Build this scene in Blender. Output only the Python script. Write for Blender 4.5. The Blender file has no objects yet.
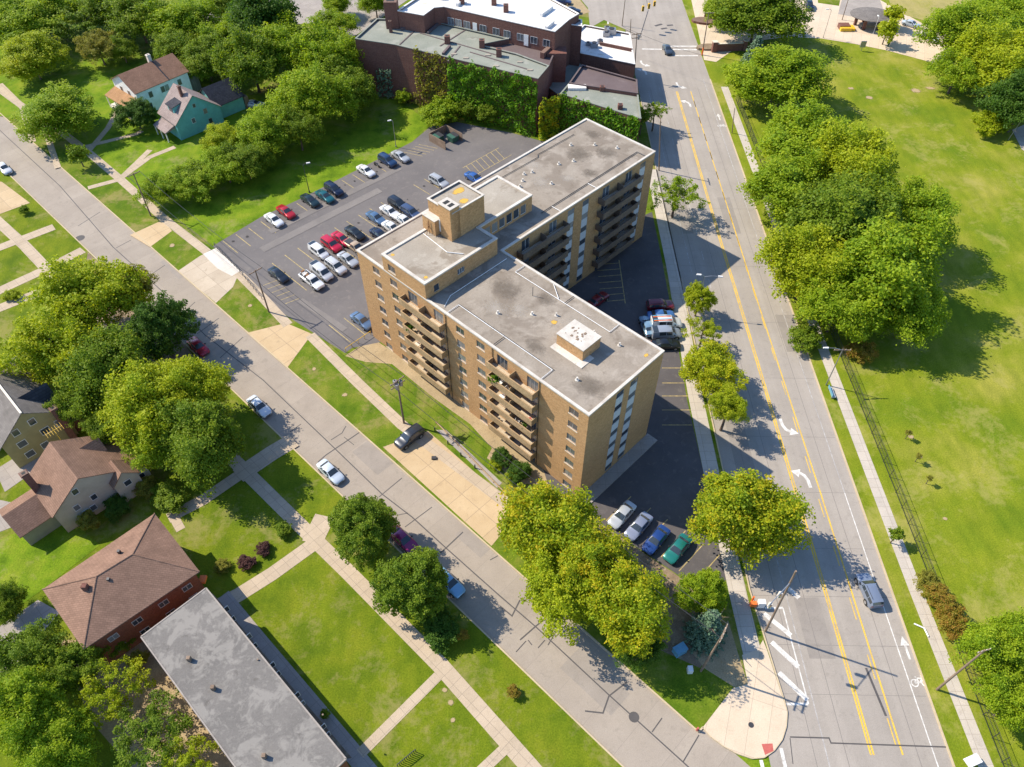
import bpy, bmesh, math, random
import numpy as np
from mathutils import Vector, Matrix, Euler
R = math.radians
random.seed(7)
SC = bpy.context.scene
COL = SC.collection

# ---------------------------------------------------------------- survey
# the drone hovers 92 m above the kerb tops, pitched 48.7 degrees down;
# at() turns a point read off the photograph into the point of the place at height z
FPX, CAMH, PITCH = 758.0, 92.0, math.atan(863 / 758.0)
CP, SP = math.cos(PITCH), math.sin(PITCH)
def at(px, py, z=0.0):
    u = (px - 512.0) / FPX; v = (383.5 - py) / FPX
    t = (z - CAMH) / (-SP + v * CP)
    return Vector((u * t, (CP + v * SP) * t, z))
ST = R(45.8)                 # the side street, the flats and the lots all follow this bearing
UX, UY = Vector((math.cos(ST), math.sin(ST), 0)), Vector((-math.sin(ST), math.cos(ST), 0))

# ---------------------------------------------------------------- helpers
def tag(o, label=None, cat=None, group=None, kind=None):
    if label: o['label'] = label
    if cat: o['category'] = cat
    if group: o['group'] = group
    if kind: o['kind'] = kind
    return o
def empty(name, loc, rz=0.0, label=None, cat=None, group=None):
    o = bpy.data.objects.new(name, None); COL.objects.link(o)
    o.location = loc; o.rotation_euler = (0, 0, rz); o.empty_display_size = .5
    return tag(o, label, cat, group)
def linked(name, me, parent=None, loc=None, rz=None):
    o = bpy.data.objects.new(name, me); COL.objects.link(o)
    if parent: o.parent = parent
    if loc is not None: o.location = loc
    if rz is not None: o.rotation_euler = (0, 0, rz)
    return o
def copy_tree(o, parent=None):
    c = o.copy(); COL.objects.link(c)
    if parent: c.parent = parent
    for ch in list(o.children): copy_tree(ch, c)
    return c

class MB:
    """collects faces; build() links them as one mesh object"""
    def __init__(s): s.v = []; s.f = []; s.m = []; s.cur = 0
    def face(s, pts):
        n = len(s.v); s.v += [tuple(p) for p in pts]; s.f.append(tuple(range(n, n + len(pts)))); s.m.append(s.cur)
    def box(s, x0, x1, y0, y1, z0, z1):
        if x0 > x1: x0, x1 = x1, x0
        if y0 > y1: y0, y1 = y1, y0
        n = len(s.v)
        s.v += [(x0,y0,z0),(x1,y0,z0),(x1,y1,z0),(x0,y1,z0),(x0,y0,z1),(x1,y0,z1),(x1,y1,z1),(x0,y1,z1)]
        for q in ((0,3,2,1),(4,5,6,7),(0,1,5,4),(1,2,6,5),(2,3,7,6),(3,0,4,7)):
            s.f.append(tuple(n + i for i in q)); s.m.append(s.cur)
        return s
    def hexa(s, b, t):
        n = len(s.v); k = len(b); s.v += [tuple(p) for p in b] + [tuple(p) for p in t]
        s.f.append(tuple(n + i for i in reversed(range(k)))); s.m.append(s.cur)
        s.f.append(tuple(n + k + i for i in range(k))); s.m.append(s.cur)
        for i in range(k):
            j = (i + 1) % k
            s.f.append((n + i, n + j, n + k + j, n + k + i)); s.m.append(s.cur)
        return s
    def prism(s, poly, z0, z1):
        a = sum(poly[i][0] * poly[(i+1) % len(poly)][1] - poly[(i+1) % len(poly)][0] * poly[i][1] for i in range(len(poly)))
        if a < 0: poly = list(reversed(poly))
        return s.hexa([(p[0], p[1], z0) for p in poly], [(p[0], p[1], z1) for p in poly])
    def sheet(s, poly, z):
        a = sum(poly[i][0] * poly[(i+1) % len(poly)][1] - poly[(i+1) % len(poly)][0] * poly[i][1] for i in range(len(poly)))
        if a < 0: poly = list(reversed(poly))
        s.face([(p[0], p[1], z) for p in poly]); return s
    def tube(s, p, q, r0, r1=None, n=8, caps=True):
        p, q = Vector(p), Vector(q); r1 = r0 if r1 is None else r1
        d = (q - p).normalized(); a = d.orthogonal().normalized(); b = d.cross(a)
        B = [p + (a * math.cos(t) + b * math.sin(t)) * r0 for t in (2 * math.pi * i / n for i in range(n))]
        T = [q + (a * math.cos(t) + b * math.sin(t)) * r1 for t in (2 * math.pi * i / n for i in range(n))]
        if caps: return s.hexa(B, T)
        m = len(s.v); s.v += [tuple(x) for x in B + T]
        for i in range(n):
            j = (i + 1) % n; s.f.append((m+i, m+j, m+n+j, m+n+i)); s.m.append(s.cur)
        return s
    def path(s, pts, r0, r1=None, n=6):
        r1 = r0 if r1 is None else r1; k = len(pts) - 1
        for i in range(k):
            s.tube(pts[i], pts[i+1], r0 + (r1 - r0) * i / k, r0 + (r1 - r0) * (i + 1) / k, n)
        return s
    def bar(s, p, q, w, h):
        """upright-sided bar of width w whose top runs p-q, depth h below"""
        p, q = Vector(p), Vector(q); d = (q - p); d.z = 0; d.normalize(); n = Vector((-d.y, d.x, 0)) * w / 2
        dn = Vector((0, 0, -h))
        return s.hexa([p - n + dn, q - n + dn, q + n + dn, p + n + dn], [p - n, q - n, q + n, p + n])
    def wall(s, p0, dx, width, z0, z1, holes=(), depth=.12):
        """upright wall face starting at p0 running along dx; outside is to the right of dx; holes get reveals"""
        p0 = Vector((p0[0], p0[1], 0)); dx = Vector((dx[0], dx[1], 0)).normalized(); inn = Vector((-dx.y, dx.x, 0)) * depth
        xs = sorted({0.0, width} | {h[0] for h in holes} | {h[1] for h in holes})
        zs = sorted({z0, z1} | {h[2] for h in holes} | {h[3] for h in holes})
        P = lambda x, z: p0 + dx * x + Vector((0, 0, z))
        for i in range(len(xs) - 1):
            for j in range(len(zs) - 1):
                cx, cz = (xs[i] + xs[i+1]) / 2, (zs[j] + zs[j+1]) / 2
                if any(h[0] < cx < h[1] and h[2] < cz < h[3] for h in holes): continue
                s.face([P(xs[i], zs[j]), P(xs[i+1], zs[j]), P(xs[i+1], zs[j+1]), P(xs[i], zs[j+1])])
        for a, b, c, d in holes:
            A, B, C, D = P(a, c), P(b, c), P(b, d), P(a, d)
            for p, q in ((B, A), (C, B), (D, C), (A, D)):
                s.face([p, q, q + inn, p + inn])
        return s
    def build(s, name, mats, parent=None, loc=None, rz=None, smooth=None):
        me = bpy.data.meshes.new(name); me.from_pydata(s.v, [], s.f)
        mats = mats if isinstance(mats, (list, tuple)) else [mats]
        for m in mats: me.materials.append(m)
        if len(mats) > 1: me.polygons.foreach_set('material_index', s.m)
        if smooth is not None:
            me.polygons.foreach_set('use_smooth', [True] * len(me.polygons)); me.set_sharp_from_angle(angle=R(smooth))
        me.update()
        return linked(name, me, parent, loc, rz)

# ---------------------------------------------------------------- materials
def newmat(name):
    m = bpy.data.materials.new(name); m.use_nodes = True; nt = m.node_tree; nt.nodes.clear()
    out = nt.nodes.new('ShaderNodeOutputMaterial'); b = nt.nodes.new('ShaderNodeBsdfPrincipled')
    nt.links.new(b.outputs[0], out.inputs[0]); return m, nt, b, out
def nd(nt, t, **kw):
    n = nt.nodes.new(t)
    for k, v in kw.items():
        if k in n.inputs: n.inputs[k].default_value = v
        else: setattr(n, k, v)
    return n
def ramp(nt, fac, stops):
    r = nt.nodes.new('ShaderNodeValToRGB'); e = r.color_ramp.elements
    while len(e) > 1: e.remove(e[-1])
    e[0].position, e[0].color = stops[0][0], (*stops[0][1], 1)
    for p, c in stops[1:]:
        x = e.new(p); x.color = (*c, 1)
    nt.links.new(fac, r.inputs[0]); return r.outputs[0]
def mixc(nt, f, a, b, mode='MIX'):
    m = nt.nodes.new('ShaderNodeMix'); m.data_type = 'RGBA'; m.blend_type = mode
    for sock, v in ((m.inputs[0], f), (m.inputs[6], a), (m.inputs[7], b)):
        if isinstance(v, (int, float)): sock.default_value = v
        elif isinstance(v, tuple): sock.default_value = (*v[:3], 1)
        else: nt.links.new(v, sock)
    return m.outputs[2]
def noise(nt, vec, scale, detail=4, rough=.6, dist=0):
    n = nd(nt, 'ShaderNodeTexNoise', Scale=scale, Detail=detail, Roughness=rough, Distortion=dist)
    nt.links.new(vec, n.inputs['Vector']); return n.outputs['Fac']
def coord(nt, kind='Object', rot=0, scale=(1,1,1)):
    tc = nt.nodes.new('ShaderNodeTexCoord'); mp = nt.nodes.new('ShaderNodeMapping')
    mp.inputs['Rotation'].default_value = (0, 0, rot); mp.inputs['Scale'].default_value = scale
    nt.links.new(tc.outputs[kind], mp.inputs[0]); return mp.outputs[0]
def bump(nt, b, h, strength=.3, dist=.05):
    n = nd(nt, 'ShaderNodeBump', Strength=strength, Distance=dist)
    nt.links.new(h, n.inputs['Height']); nt.links.new(n.outputs[0], b.inputs['Normal'])
def patchy(name, stops, s1=.3, s2=6, rough=.9, spots=None, bumpy=0, rot=0, fine=.35, scale=(1,1,1), spec=.3, kind='Object'):
    """surface whose colour wanders between stops (large noise s1) with fine grain s2; spots=(colour, scale, threshold, amount)"""
    m, nt, b, _ = newmat(name); v = coord(nt, kind, rot, scale)
    n1 = noise(nt, v, s1, 5, .6); c = ramp(nt, n1, stops)
    n2 = noise(nt, v, s2, 3, .7)
    g = ramp(nt, n2, [(.25, (1-fine,)*3), (.75, (1+fine,)*3)])
    c = mixc(nt, 1.0, c, g, 'MULTIPLY')
    for sp in (spots or []):
        n3 = noise(nt, v, sp[1], 4, .65, .5)
        f = ramp(nt, n3, [(sp[2], (0,0,0)), (sp[2] + .08, (sp[3],)*3)])
        c = mixc(nt, f, c, sp[0])
    nt.links.new(c, b.inputs['Base Color']); b.inputs['Roughness'].default_value = rough
    b.inputs['Specular IOR Level'].default_value = spec
    if bumpy: bump(nt, b, n2, bumpy)
    return m
def plain(name, c, rough=.5, metal=0, spec=.5, var=.12, s=3):
    m, nt, b, _ = newmat(name); v = coord(nt)
    n = noise(nt, v, s, 4); g = ramp(nt, n, [(.3, tuple(x * (1 - var) for x in c)), (.7, tuple(min(1, x * (1 + var)) for x in c))])
    nt.links.new(g, b.inputs['Base Color'])
    b.inputs['Roughness'].default_value = rough; b.inputs['Metallic'].default_value = metal
    b.inputs['Specular IOR Level'].default_value = spec
    return m
def paint(name, c, rough=.28, metal=.0, coat=.6):
    m, nt, b, _ = newmat(name)
    b.inputs['Base Color'].default_value = (*c, 1); b.inputs['Roughness'].default_value = rough
    b.inputs['Metallic'].default_value = metal; b.inputs['Coat Weight'].default_value = coat
    b.inputs['Coat Roughness'].default_value = .06
    return m
M = {}
# ground covers
def grass(name, a, b_, c, dry, dry_amt, thr=.56, rot=0, s1=.22):
    m, nt, b, _ = newmat(name); v = coord(nt, 'Object', rot)
    n1 = noise(nt, v, s1, 6, .62); col = ramp(nt, n1, [(.32, a), (.5, b_), (.68, c)])
    vs = coord(nt, 'Object', rot, (1, .28, 1))
    n0 = noise(nt, vs, .55, 4, .6)
    col = mixc(nt, 1.0, col, ramp(nt, n0, [(.3, (.82,.86,.8)), (.7, (1.16,1.12,1.1))]), 'MULTIPLY')
    n2 = noise(nt, v, 5.0, 4, .75); col = mixc(nt, 1.0, col, ramp(nt, n2, [(.3, (.62,.68,.6)), (.72, (1.38,1.3,1.3))]), 'MULTIPLY')
    n3 = noise(nt, v, .12, 6, .7, .4); n4 = noise(nt, v, 1.1, 4, .7)
    ad = nt.nodes.new('ShaderNodeMath'); ad.operation = 'MULTIPLY_ADD'; nt.links.new(n4, ad.inputs[0]); ad.inputs[1].default_value = .35; nt.links.new(n3, ad.inputs[2])
    f = ramp(nt, ad.outputs[0], [(thr + .17, (0,0,0)), (thr + .30, (dry_amt,)*3)])
    col = mixc(nt, f, col, dry)
    nt.links.new(col, b.inputs['Base Color']); b.inputs['Roughness'].default_value = .95; b.inputs['Specular IOR Level'].default_value = .1
    bump(nt, b, n2, .5, .08)
    return m
M['lawn'] = grass('lawn_grass', (.078,.126,.007), (.122,.166,.009), (.16,.188,.013), (.27,.23,.085), .55, .52)
M['field'] = grass('park_grass', (.105,.165,.009), (.165,.205,.013), (.25,.25,.04), (.33,.29,.09), .5, .52, R(-25), .08)
M['verge'] = grass('verge_grass', (.06,.12,.006), (.11,.165,.012), (.17,.19,.03), (.28,.22,.09), .6, .50)
M['rough_grass'] = grass('rough_grass', (.06,.12,.006), (.13,.21,.010), (.19,.24,.02), (.28,.24,.10), .5, .55)
M['dry_grass'] = grass('dry_grass', (.22,.22,.06), (.30,.27,.09), (.26,.25,.05), (.34,.28,.12), .6, .4)
def pave(name, a, b_, stain, slab=0, rot=0, joint=(.2,.2,.2), jw=.02, s1=.25, off=0.0, streak=None):
    """paving: colour patches, stains, fine grain and (slab>0) a grid of joints"""
    m, nt, b, _ = newmat(name); v = coord(nt, 'Object', rot)
    n1 = noise(nt, v, s1, 6, .65); c = ramp(nt, n1, [(.3, a), (.7, b_)])
    n3 = noise(nt, v, .9, 5, .7, .6); c = mixc(nt, ramp(nt, n3, [(.55, (0,0,0)), (.72, (.7,)*3)]), c, stain)
    n2 = noise(nt, v, 9, 3, .8); c = mixc(nt, 1.0, c, ramp(nt, n2, [(.25, (.84,)*3), (.75, (1.14,)*3)]), 'MULTIPLY')
    if streak:
        vs = coord(nt, 'Object', rot, (1, .03, 1)); n5 = noise(nt, vs, streak, 3, .6)
        c = mixc(nt, 1.0, c, ramp(nt, n5, [(.35, (.93,)*3), (.65, (1.06,)*3)]), 'MULTIPLY')
    if slab:
        br = nd(nt, 'ShaderNodeTexBrick', Scale=1.0); br.offset = off
        br.inputs['Brick Width'].default_value = slab if not isinstance(slab, tuple) else slab[0]
        br.inputs['Row Height'].default_value = slab if not isinstance(slab, tuple) else slab[1]
        br.inputs['Mortar Size'].default_value = jw; br.inputs['Mortar Smooth'].default_value = .3
        nt.links.new(v, br.inputs['Vector']); br.inputs['Color1'].default_value = (1,1,1,1); br.inputs['Color2'].default_value = (.90,.90,.90,1)
        br.inputs['Mortar'].default_value = (1,1,1,1)
        c = mixc(nt, 1.0, c, br.outputs['Color'], 'MULTIPLY')
        f = nt.nodes.new('ShaderNodeMath'); f.operation = 'MULTIPLY'; nt.links.new(br.outputs['Fac'], f.inputs[0]); f.inputs[1].default_value = .75
        c = mixc(nt, f.outputs[0], c, joint)
    nt.links.new(c, b.inputs['Base Color']); b.inputs['Roughness'].default_value = .9; b.inputs['Specular IOR Level'].default_value = .25
    bump(nt, b, n2, .15, .02)
    return m
M['road'] = pave('road_asphalt', (.29,.258,.225), (.345,.308,.27), (.25,.222,.195), 0, 0, s1=.12, streak=.5)
M['street'] = pave('street_concrete', (.30,.255,.21), (.355,.305,.252), (.255,.22,.18), (6.1,4.6), -ST, (.235,.20,.17), .03, s1=.2)
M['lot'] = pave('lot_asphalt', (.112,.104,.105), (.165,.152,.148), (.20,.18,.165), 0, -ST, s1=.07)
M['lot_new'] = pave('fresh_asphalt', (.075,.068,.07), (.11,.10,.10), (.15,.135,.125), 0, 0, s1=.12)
M['lot_track'] = pave('worn_asphalt', (.16,.147,.14), (.21,.192,.18), (.15,.14,.135), 0, -ST, s1=.2)
M['street_mend'] = pave('mended_concrete', (.255,.222,.19), (.30,.262,.225), (.21,.185,.16), 0, -ST, s1=.4)
M['road_mend'] = pave('mended_asphalt', (.235,.21,.187), (.28,.25,.222), (.20,.18,.16), 0, 0, s1=.4)
M['walk'] = pave('sidewalk_concrete', (.42,.335,.24), (.49,.395,.29), (.34,.275,.20), (1.55,1.55), -ST, (.22,.18,.14), .03)
M['walk_main'] = pave('pale_sidewalk', (.43,.385,.33), (.52,.46,.39), (.36,.31,.26), (1.6,1.6), 0, (.25,.21,.17), .03)
M['apron'] = pave('apron_concrete', (.46,.335,.195), (.53,.40,.245), (.38,.28,.17), (4.2,3.6), -ST, (.22,.17,.12), .04)
M['plaza'] = pave('corner_concrete', (.55,.44,.325), (.62,.51,.385), (.46,.37,.28), (2.3,6.5), R(20), (.30,.24,.19), .03)
M['bright'] = pave('bright_concrete', (.58,.54,.48), (.66,.61,.54), (.45,.40,.35), (3,3), -ST, (.35,.3,.27), .03)
M['path_grey'] = pave('grey_path', (.30,.265,.24), (.36,.32,.28), (.24,.21,.19), (2,2), -ST, (.2,.17,.15), .03)
M['kerb'] = pave('kerb_stone', (.42,.34,.22), (.52,.42,.28), (.36,.27,.18), 0)
M['mulch'] = patchy('bare_earth', [(.3, (.16,.115,.075)), (.7, (.27,.20,.13))], .5, 7, .95, [((.33,.27,.18), 1.2, .56, .7)], .3)
M['soil'] = patchy('tan_earth', [(.3, (.30,.225,.125)), (.7, (.38,.29,.17))], .5, 7, .95, [((.22,.17,.10), 1.2, .58, .6)], .3)
def softpatch(name, colr, amt=1.0):
    m, nt, b, out = newmat(name); tc = nt.nodes.new('ShaderNodeTexCoord'); mp = nt.nodes.new('ShaderNodeMapping'); mp.inputs['Location'].default_value = (-1, -1, 0); mp.inputs['Scale'].default_value = (2, 2, 0)
    nt.links.new(tc.outputs['Generated'], mp.inputs[0]); ln_ = nt.nodes.new('ShaderNodeVectorMath'); ln_.operation = 'LENGTH'; nt.links.new(mp.outputs[0], ln_.inputs[0])
    nz = noise(nt, tc.outputs['Object'], 1.6, 5, .75); ad_ = nt.nodes.new('ShaderNodeMath'); ad_.operation = 'MULTIPLY_ADD'; nt.links.new(nz, ad_.inputs[0]); ad_.inputs[1].default_value = .9; nt.links.new(ln_.outputs['Value'], ad_.inputs[2])
    fa = ramp(nt, ad_.outputs[0], [(.55 if amt < .6 else .8, (amt,)*3), (1.3, (0,0,0))]); b.inputs['Base Color'].default_value = (*colr, 1); b.inputs['Roughness'].default_value = .95; nt.links.new(fa, b.inputs['Alpha']); return m
M['patch'] = softpatch('trodden_patch', (.36,.27,.15)); M['ochre'] = softpatch('ochre_stain', (.56,.34,.06)); M['pale_stain'] = softpatch('pale_stain', (.42,.375,.32), .55); M['dark_stain'] = softpatch('dark_stain', (.155,.128,.10), .55); M['oil'] = softpatch('oil_stain', (.05,.045,.045), .7)
M['apron2'] = pave('drive_concrete', (.44,.36,.27), (.52,.44,.34), (.37,.30,.22), (4.2,3.6), -ST, (.25,.20,.15), .04)
M['white_line'] = patchy('road_white', [(.3, (.40,.38,.355)), (.62, (.68,.66,.62))], 1.4, 8, .8, None, 0)
M['faint_line'] = patchy('worn_white', [(.4, (.29,.27,.255)), (.7, (.46,.44,.42))], 1.2, 8, .8, None, 0)
M['yellow_line'] = patchy('road_yellow', [(.3, (.42,.30,.12)), (.55, (.66,.42,.05))], .5, 8, .8, None, 0)
M['stall_line'] = patchy('stall_yellow', [(.35, (.25,.20,.10)), (.65, (.50,.38,.15))], 1.5, 8, .8, None, 0)
M['tar'] = plain('crack_sealant', (.075,.068,.066), .8)
M['seam'] = plain('joint_line', (.185,.165,.15), .85)
M['red_pad'] = plain('red_tactile', (.42,.10,.08), .8)
# masonry
def masonry(name, a, b_, mortar, bw=.6, bh=.2, grime=(.1,.08,.06), g_amt=.35, gs=.35):
    m, nt, b, _ = newmat(name)
    tc = nt.nodes.new('ShaderNodeTexCoord'); geo = nt.nodes.new('ShaderNodeNewGeometry')
    sp = nt.nodes.new('ShaderNodeSeparateXYZ'); nt.links.new(tc.outputs['Object'], sp.inputs[0])
    ad = nt.nodes.new('ShaderNodeMath'); nt.links.new(sp.outputs[0], ad.inputs[0]); nt.links.new(sp.outputs[1], ad.inputs[1])
    cb = nt.nodes.new('ShaderNodeCombineXYZ'); nt.links.new(ad.outputs[0], cb.inputs[0]); nt.links.new(sp.outputs[2], cb.inputs[1])
    br = nd(nt, 'ShaderNodeTexBrick', Scale=1.0)
    br.inputs['Brick Width'].default_value = bw; br.inputs['Row Height'].default_value = bh; br.inputs['Mortar Size'].default_value = .018
    br.inputs['Color1'].default_value = (*a, 1); br.inputs['Color2'].default_value = (*b_, 1); br.inputs['Mortar'].default_value = (*mortar, 1)
    nt.links.new(cb.outputs[0], br.inputs['Vector'])
    n1 = noise(nt, tc.outputs['Object'], gs, 6, .7)
    c = mixc(nt, ramp(nt, n1, [(.5, (0,0,0)), (.75, (g_amt,)*3)]), br.outputs['Color'], grime)
    n2 = noise(nt, tc.outputs['Object'], 3.5, 3, .7)
    c = mixc(nt, 1.0, c, ramp(nt, n2, [(.3, (.78,)*3), (.7, (1.2,)*3)]), 'MULTIPLY')
    nt.links.new(c, b.inputs['Base Color']); b.inputs['Roughness'].default_value = .9; b.inputs['Specular IOR Level'].default_value = .2
    return m
M['tan_brick'] = masonry('tan_brick', (.41,.228,.10), (.49,.285,.132), (.45,.30,.165), grime=(.30,.18,.088), g_amt=.5, gs=.22)
M['red_brick'] = masonry('red_brick', (.155,.068,.052), (.19,.085,.064), (.19,.125,.10), grime=(.09,.045,.04))
M['orange_brick'] = masonry('orange_brick', (.23,.075,.035), (.28,.09,.042), (.22,.12,.08), grime=(.13,.05,.03))
M['coping'] = patchy('white_coping', [(.3, (.44,.40,.35)), (.7, (.62,.58,.52))], .5, 5, .8, [((.36,.32,.27), .8, .6, .5)], 0, 0, .12)
def membrane(name, a, b_, stains):
    return patchy(name, [(.3, a), (.7, b_)], .16, 5, .95, stains, .15, 0, .14)
M['roof_grey'] = membrane('flat_roof_membrane', (.235,.198,.158), (.325,.283,.235),
                          [((.17,.138,.108), .13, .48, .6), ((.40,.35,.295), .28, .58, .45), ((.15,.12,.09), .6, .58, .45)])
M['roof_pale'] = membrane('pale_roof_membrane', (.27,.235,.19), (.36,.32,.265), [((.18,.14,.10), .2, .54, .6), ((.45,.41,.35), .3, .6, .4)])
M['roof_blue'] = membrane('worn_grey_roof', (.135,.126,.117), (.185,.172,.158), [((.29,.272,.245), .4, .50, .55), ((.10,.09,.08), .5, .62, .6), ((.25,.235,.21), 1.8, .54, .4), ((.135,.125,.115), 1.1, .60, .4)])
M['roof_sage'] = membrane('sage_roof_felt', (.20,.215,.18), (.27,.28,.235), [((.32,.32,.28), .25, .55, .6), ((.15,.14,.12), .5, .62, .5)])
M['roof_brown'] = membrane('brown_roof_felt', (.115,.085,.085), (.155,.12,.118), [((.2,.16,.15), .3, .6, .4)])
M['roof_white'] = membrane('white_roof_coating', (.62,.60,.57), (.74,.72,.69), [((.45,.38,.28), .22, .60, .6), ((.5,.47,.42), .6, .62, .5)])
def shingle(name, a, b_):
    m, nt, b, _ = newmat(name); tc = nt.nodes.new('ShaderNodeTexCoord')
    br = nd(nt, 'ShaderNodeTexBrick', Scale=1.0); br.inputs['Brick Width'].default_value = .5; br.inputs['Row Height'].default_value = .24
    br.inputs['Mortar Size'].default_value = .02
    br.inputs['Color1'].default_value = (*a, 1); br.inputs['Color2'].default_value = (*b_, 1); br.inputs['Mortar'].default_value = (*[x * .7 for x in a], 1)
    nt.links.new(tc.outputs['Object'], br.inputs['Vector'])
    n = noise(nt, tc.outputs['Object'], .5, 6, .7)
    c = mixc(nt, 1.0, br.outputs['Color'], ramp(nt, n, [(.3, (.82,)*3), (.7, (1.2,)*3)]), 'MULTIPLY')
    nt.links.new(c, b.inputs['Base Color']); b.inputs['Roughness'].default_value = .95; b.inputs['Specular IOR Level'].default_value = .15
    return m
M['sh_brown'] = shingle('brown_shingles', (.24,.135,.09), (.29,.165,.11))
M['sh_rose'] = shingle('rose_brown_shingles', (.205,.125,.09), (.245,.15,.108))
M['sh_pink'] = shingle('pinkish_grey_shingles', (.26,.205,.19), (.31,.25,.23))
M['sh_dark'] = shingle('charcoal_shingles', (.045,.046,.055), (.065,.065,.075))
M['sh_slate'] = shingle('slate_grey_shingles', (.155,.14,.13), (.205,.185,.17))
M['sh_orange'] = shingle('orange_porch_shingles', (.33,.19,.095), (.38,.22,.12))
def siding(name, c):
    m, nt, b, _ = newmat(name); tc = nt.nodes.new('ShaderNodeTexCoord')
    w = nd(nt, 'ShaderNodeTexWave', Scale=2.2); w.bands_direction = 'Z'; nt.links.new(tc.outputs['Object'], w.inputs['Vector'])
    n = noise(nt, tc.outputs['Object'], .8, 5, .7)
    g = mixc(nt, 1.0, ramp(nt, n, [(.3, tuple(x*.85 for x in c)), (.7, tuple(min(1, x*1.1) for x in c))]), ramp(nt, w.outputs['Fac'], [(0, (.9,)*3), (.4, (1.03,)*3)]), 'MULTIPLY')
    nt.links.new(g, b.inputs['Base Color']); b.inputs['Roughness'].default_value = .7; return m
M['sd_white'] = siding('white_siding', (.84,.83,.80)); M['sd_teal'] = siding('teal_siding', (.14,.42,.40))
M['sd_cream'] = siding('cream_stucco', (.47,.41,.32)); M['sd_olive'] = siding('olive_siding', (.30,.255,.12))
M['sd_green'] = siding('sage_siding', (.30,.30,.20))
M['trim'] = plain('white_trim', (.72,.70,.66), .6); M['sill'] = plain('stone_sill', (.62,.56,.47), .8)
M['frame'] = plain('window_frame', (.34,.33,.32), .5); M['panel'] = plain('blue_white_panel', (.50,.53,.56), .5)
M['concrete'] = patchy('raw_concrete', [(.3, (.42,.34,.24)), (.7, (.52,.43,.32))], .5, 6, .9, None, .1)
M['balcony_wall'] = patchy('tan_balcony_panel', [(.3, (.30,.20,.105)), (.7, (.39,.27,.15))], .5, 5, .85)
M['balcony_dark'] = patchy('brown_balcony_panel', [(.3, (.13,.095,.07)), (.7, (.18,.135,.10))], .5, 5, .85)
M['door'] = plain('brown_door', (.13,.06,.04), .6); M['white_metal'] = plain('white_metal', (.72,.71,.69), .4)
m, nt, b, _ = newmat('window_glass'); oi = nt.nodes.new('ShaderNodeObjectInfo')
rc = ramp(nt, oi.outputs['Random'], [(0, (.03,.04,.055)), (.45, (.05,.06,.075)), (.55, (.16,.165,.17)), (.72, (.07,.08,.09)), (.84, (.30,.29,.27)), (1, (.10,.11,.12))])
nt.links.new(rc, b.inputs['Base Color']); b.inputs['Roughness'].default_value = .1; b.inputs['Specular IOR Level'].default_value = .8; M['glass'] = m
m, nt, b, _ = newmat('car_glass'); b.inputs['Base Color'].default_value = (.03,.04,.05,1); b.inputs['Roughness'].default_value = .05
b.inputs['Specular IOR Level'].default_value = .9; M['cglass'] = m
M['wood'] = patchy('weathered_wood', [(.3, (.17,.12,.085)), (.7, (.26,.19,.14))], .8, 9, .95)
M['metal'] = plain('galvanised_metal', (.34,.34,.35), .45, .7); M['dark_metal'] = plain('dark_metal', (.05,.05,.055), .5, .3)
M['black'] = plain('black_rubber', (.018,.018,.018), .8); M['rust'] = plain('rust', (.20,.10,.045), .9)
M['chrome'] = plain('bright_alloy', (.55,.55,.56), .3, .8)
M['lamp_white'] = plain('headlamp_lens', (.75,.76,.78), .15); M['lamp_red'] = plain('tail_lens', (.35,.012,.012), .2)
M['yellow'] = plain('yellow_paint', (.70,.42,.02), .5); M['orange'] = plain('orange_plastic', (.75,.16,.03), .5)
M['signal_green'] = plain('signal_green', (.05,.16,.09), .4); M['bin_green'] = plain('bin_green', (.03,.10,.07), .6)
M['blue_box'] = plain('blue_box', (.12,.30,.42), .5)
# ================================================================ the setting
RZ = -.13                                     # carriageway level; kerb tops and lawns are at 0
_zk = [0]
def zlift():
    _zk[0] += 1; return _zk[0] * .0004
def P2(pts, z=0): return [at(p[0], p[1], z) for p in pts]
def struct(name, mb, mats): return tag(mb.build(name, mats), kind='structure')
def sheet(name, mat, z, *polys, px=True):
    mb = MB()
    for p in polys: mb.sheet(P2(p) if px else p, z + zlift())
    return struct(name, mb, mat)
def ribbon(mb, pts, w, z):
    pts = [Vector((p[0], p[1], 0)) for p in pts]; L, Rr = [], []
    for i, p in enumerate(pts):
        a = (pts[i] - pts[i-1]).normalized() if i else None
        b = (pts[i+1] - pts[i]).normalized() if i < len(pts) - 1 else None
        t = ((a or b) + (b or a)).normalized(); n = Vector((-t.y, t.x, 0))
        k = 1 / max(.5, n.dot(Vector((-(a or b).y, (a or b).x, 0))))
        L.append(p + n * w / 2 * k); Rr.append(p - n * w / 2 * k)
    for i in range(len(pts) - 1):
        mb.face([(Rr[i].x, Rr[i].y, z), (Rr[i+1].x, Rr[i+1].y, z), (L[i+1].x, L[i+1].y, z), (L[i].x, L[i].y, z)])
    return mb
def strip(name, mat, w, z, *lines, px=True):
    mb = MB()
    for l in lines: ribbon(mb, P2(l, 0) if px else l, w, z + zlift())
    return struct(name, mb, mat)
gb = MB(); gb.sheet([(-600,-300),(600,-300),(600,900),(-600,900)], -.16); struct('ground', gb, M['rough_grass'])

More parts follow.
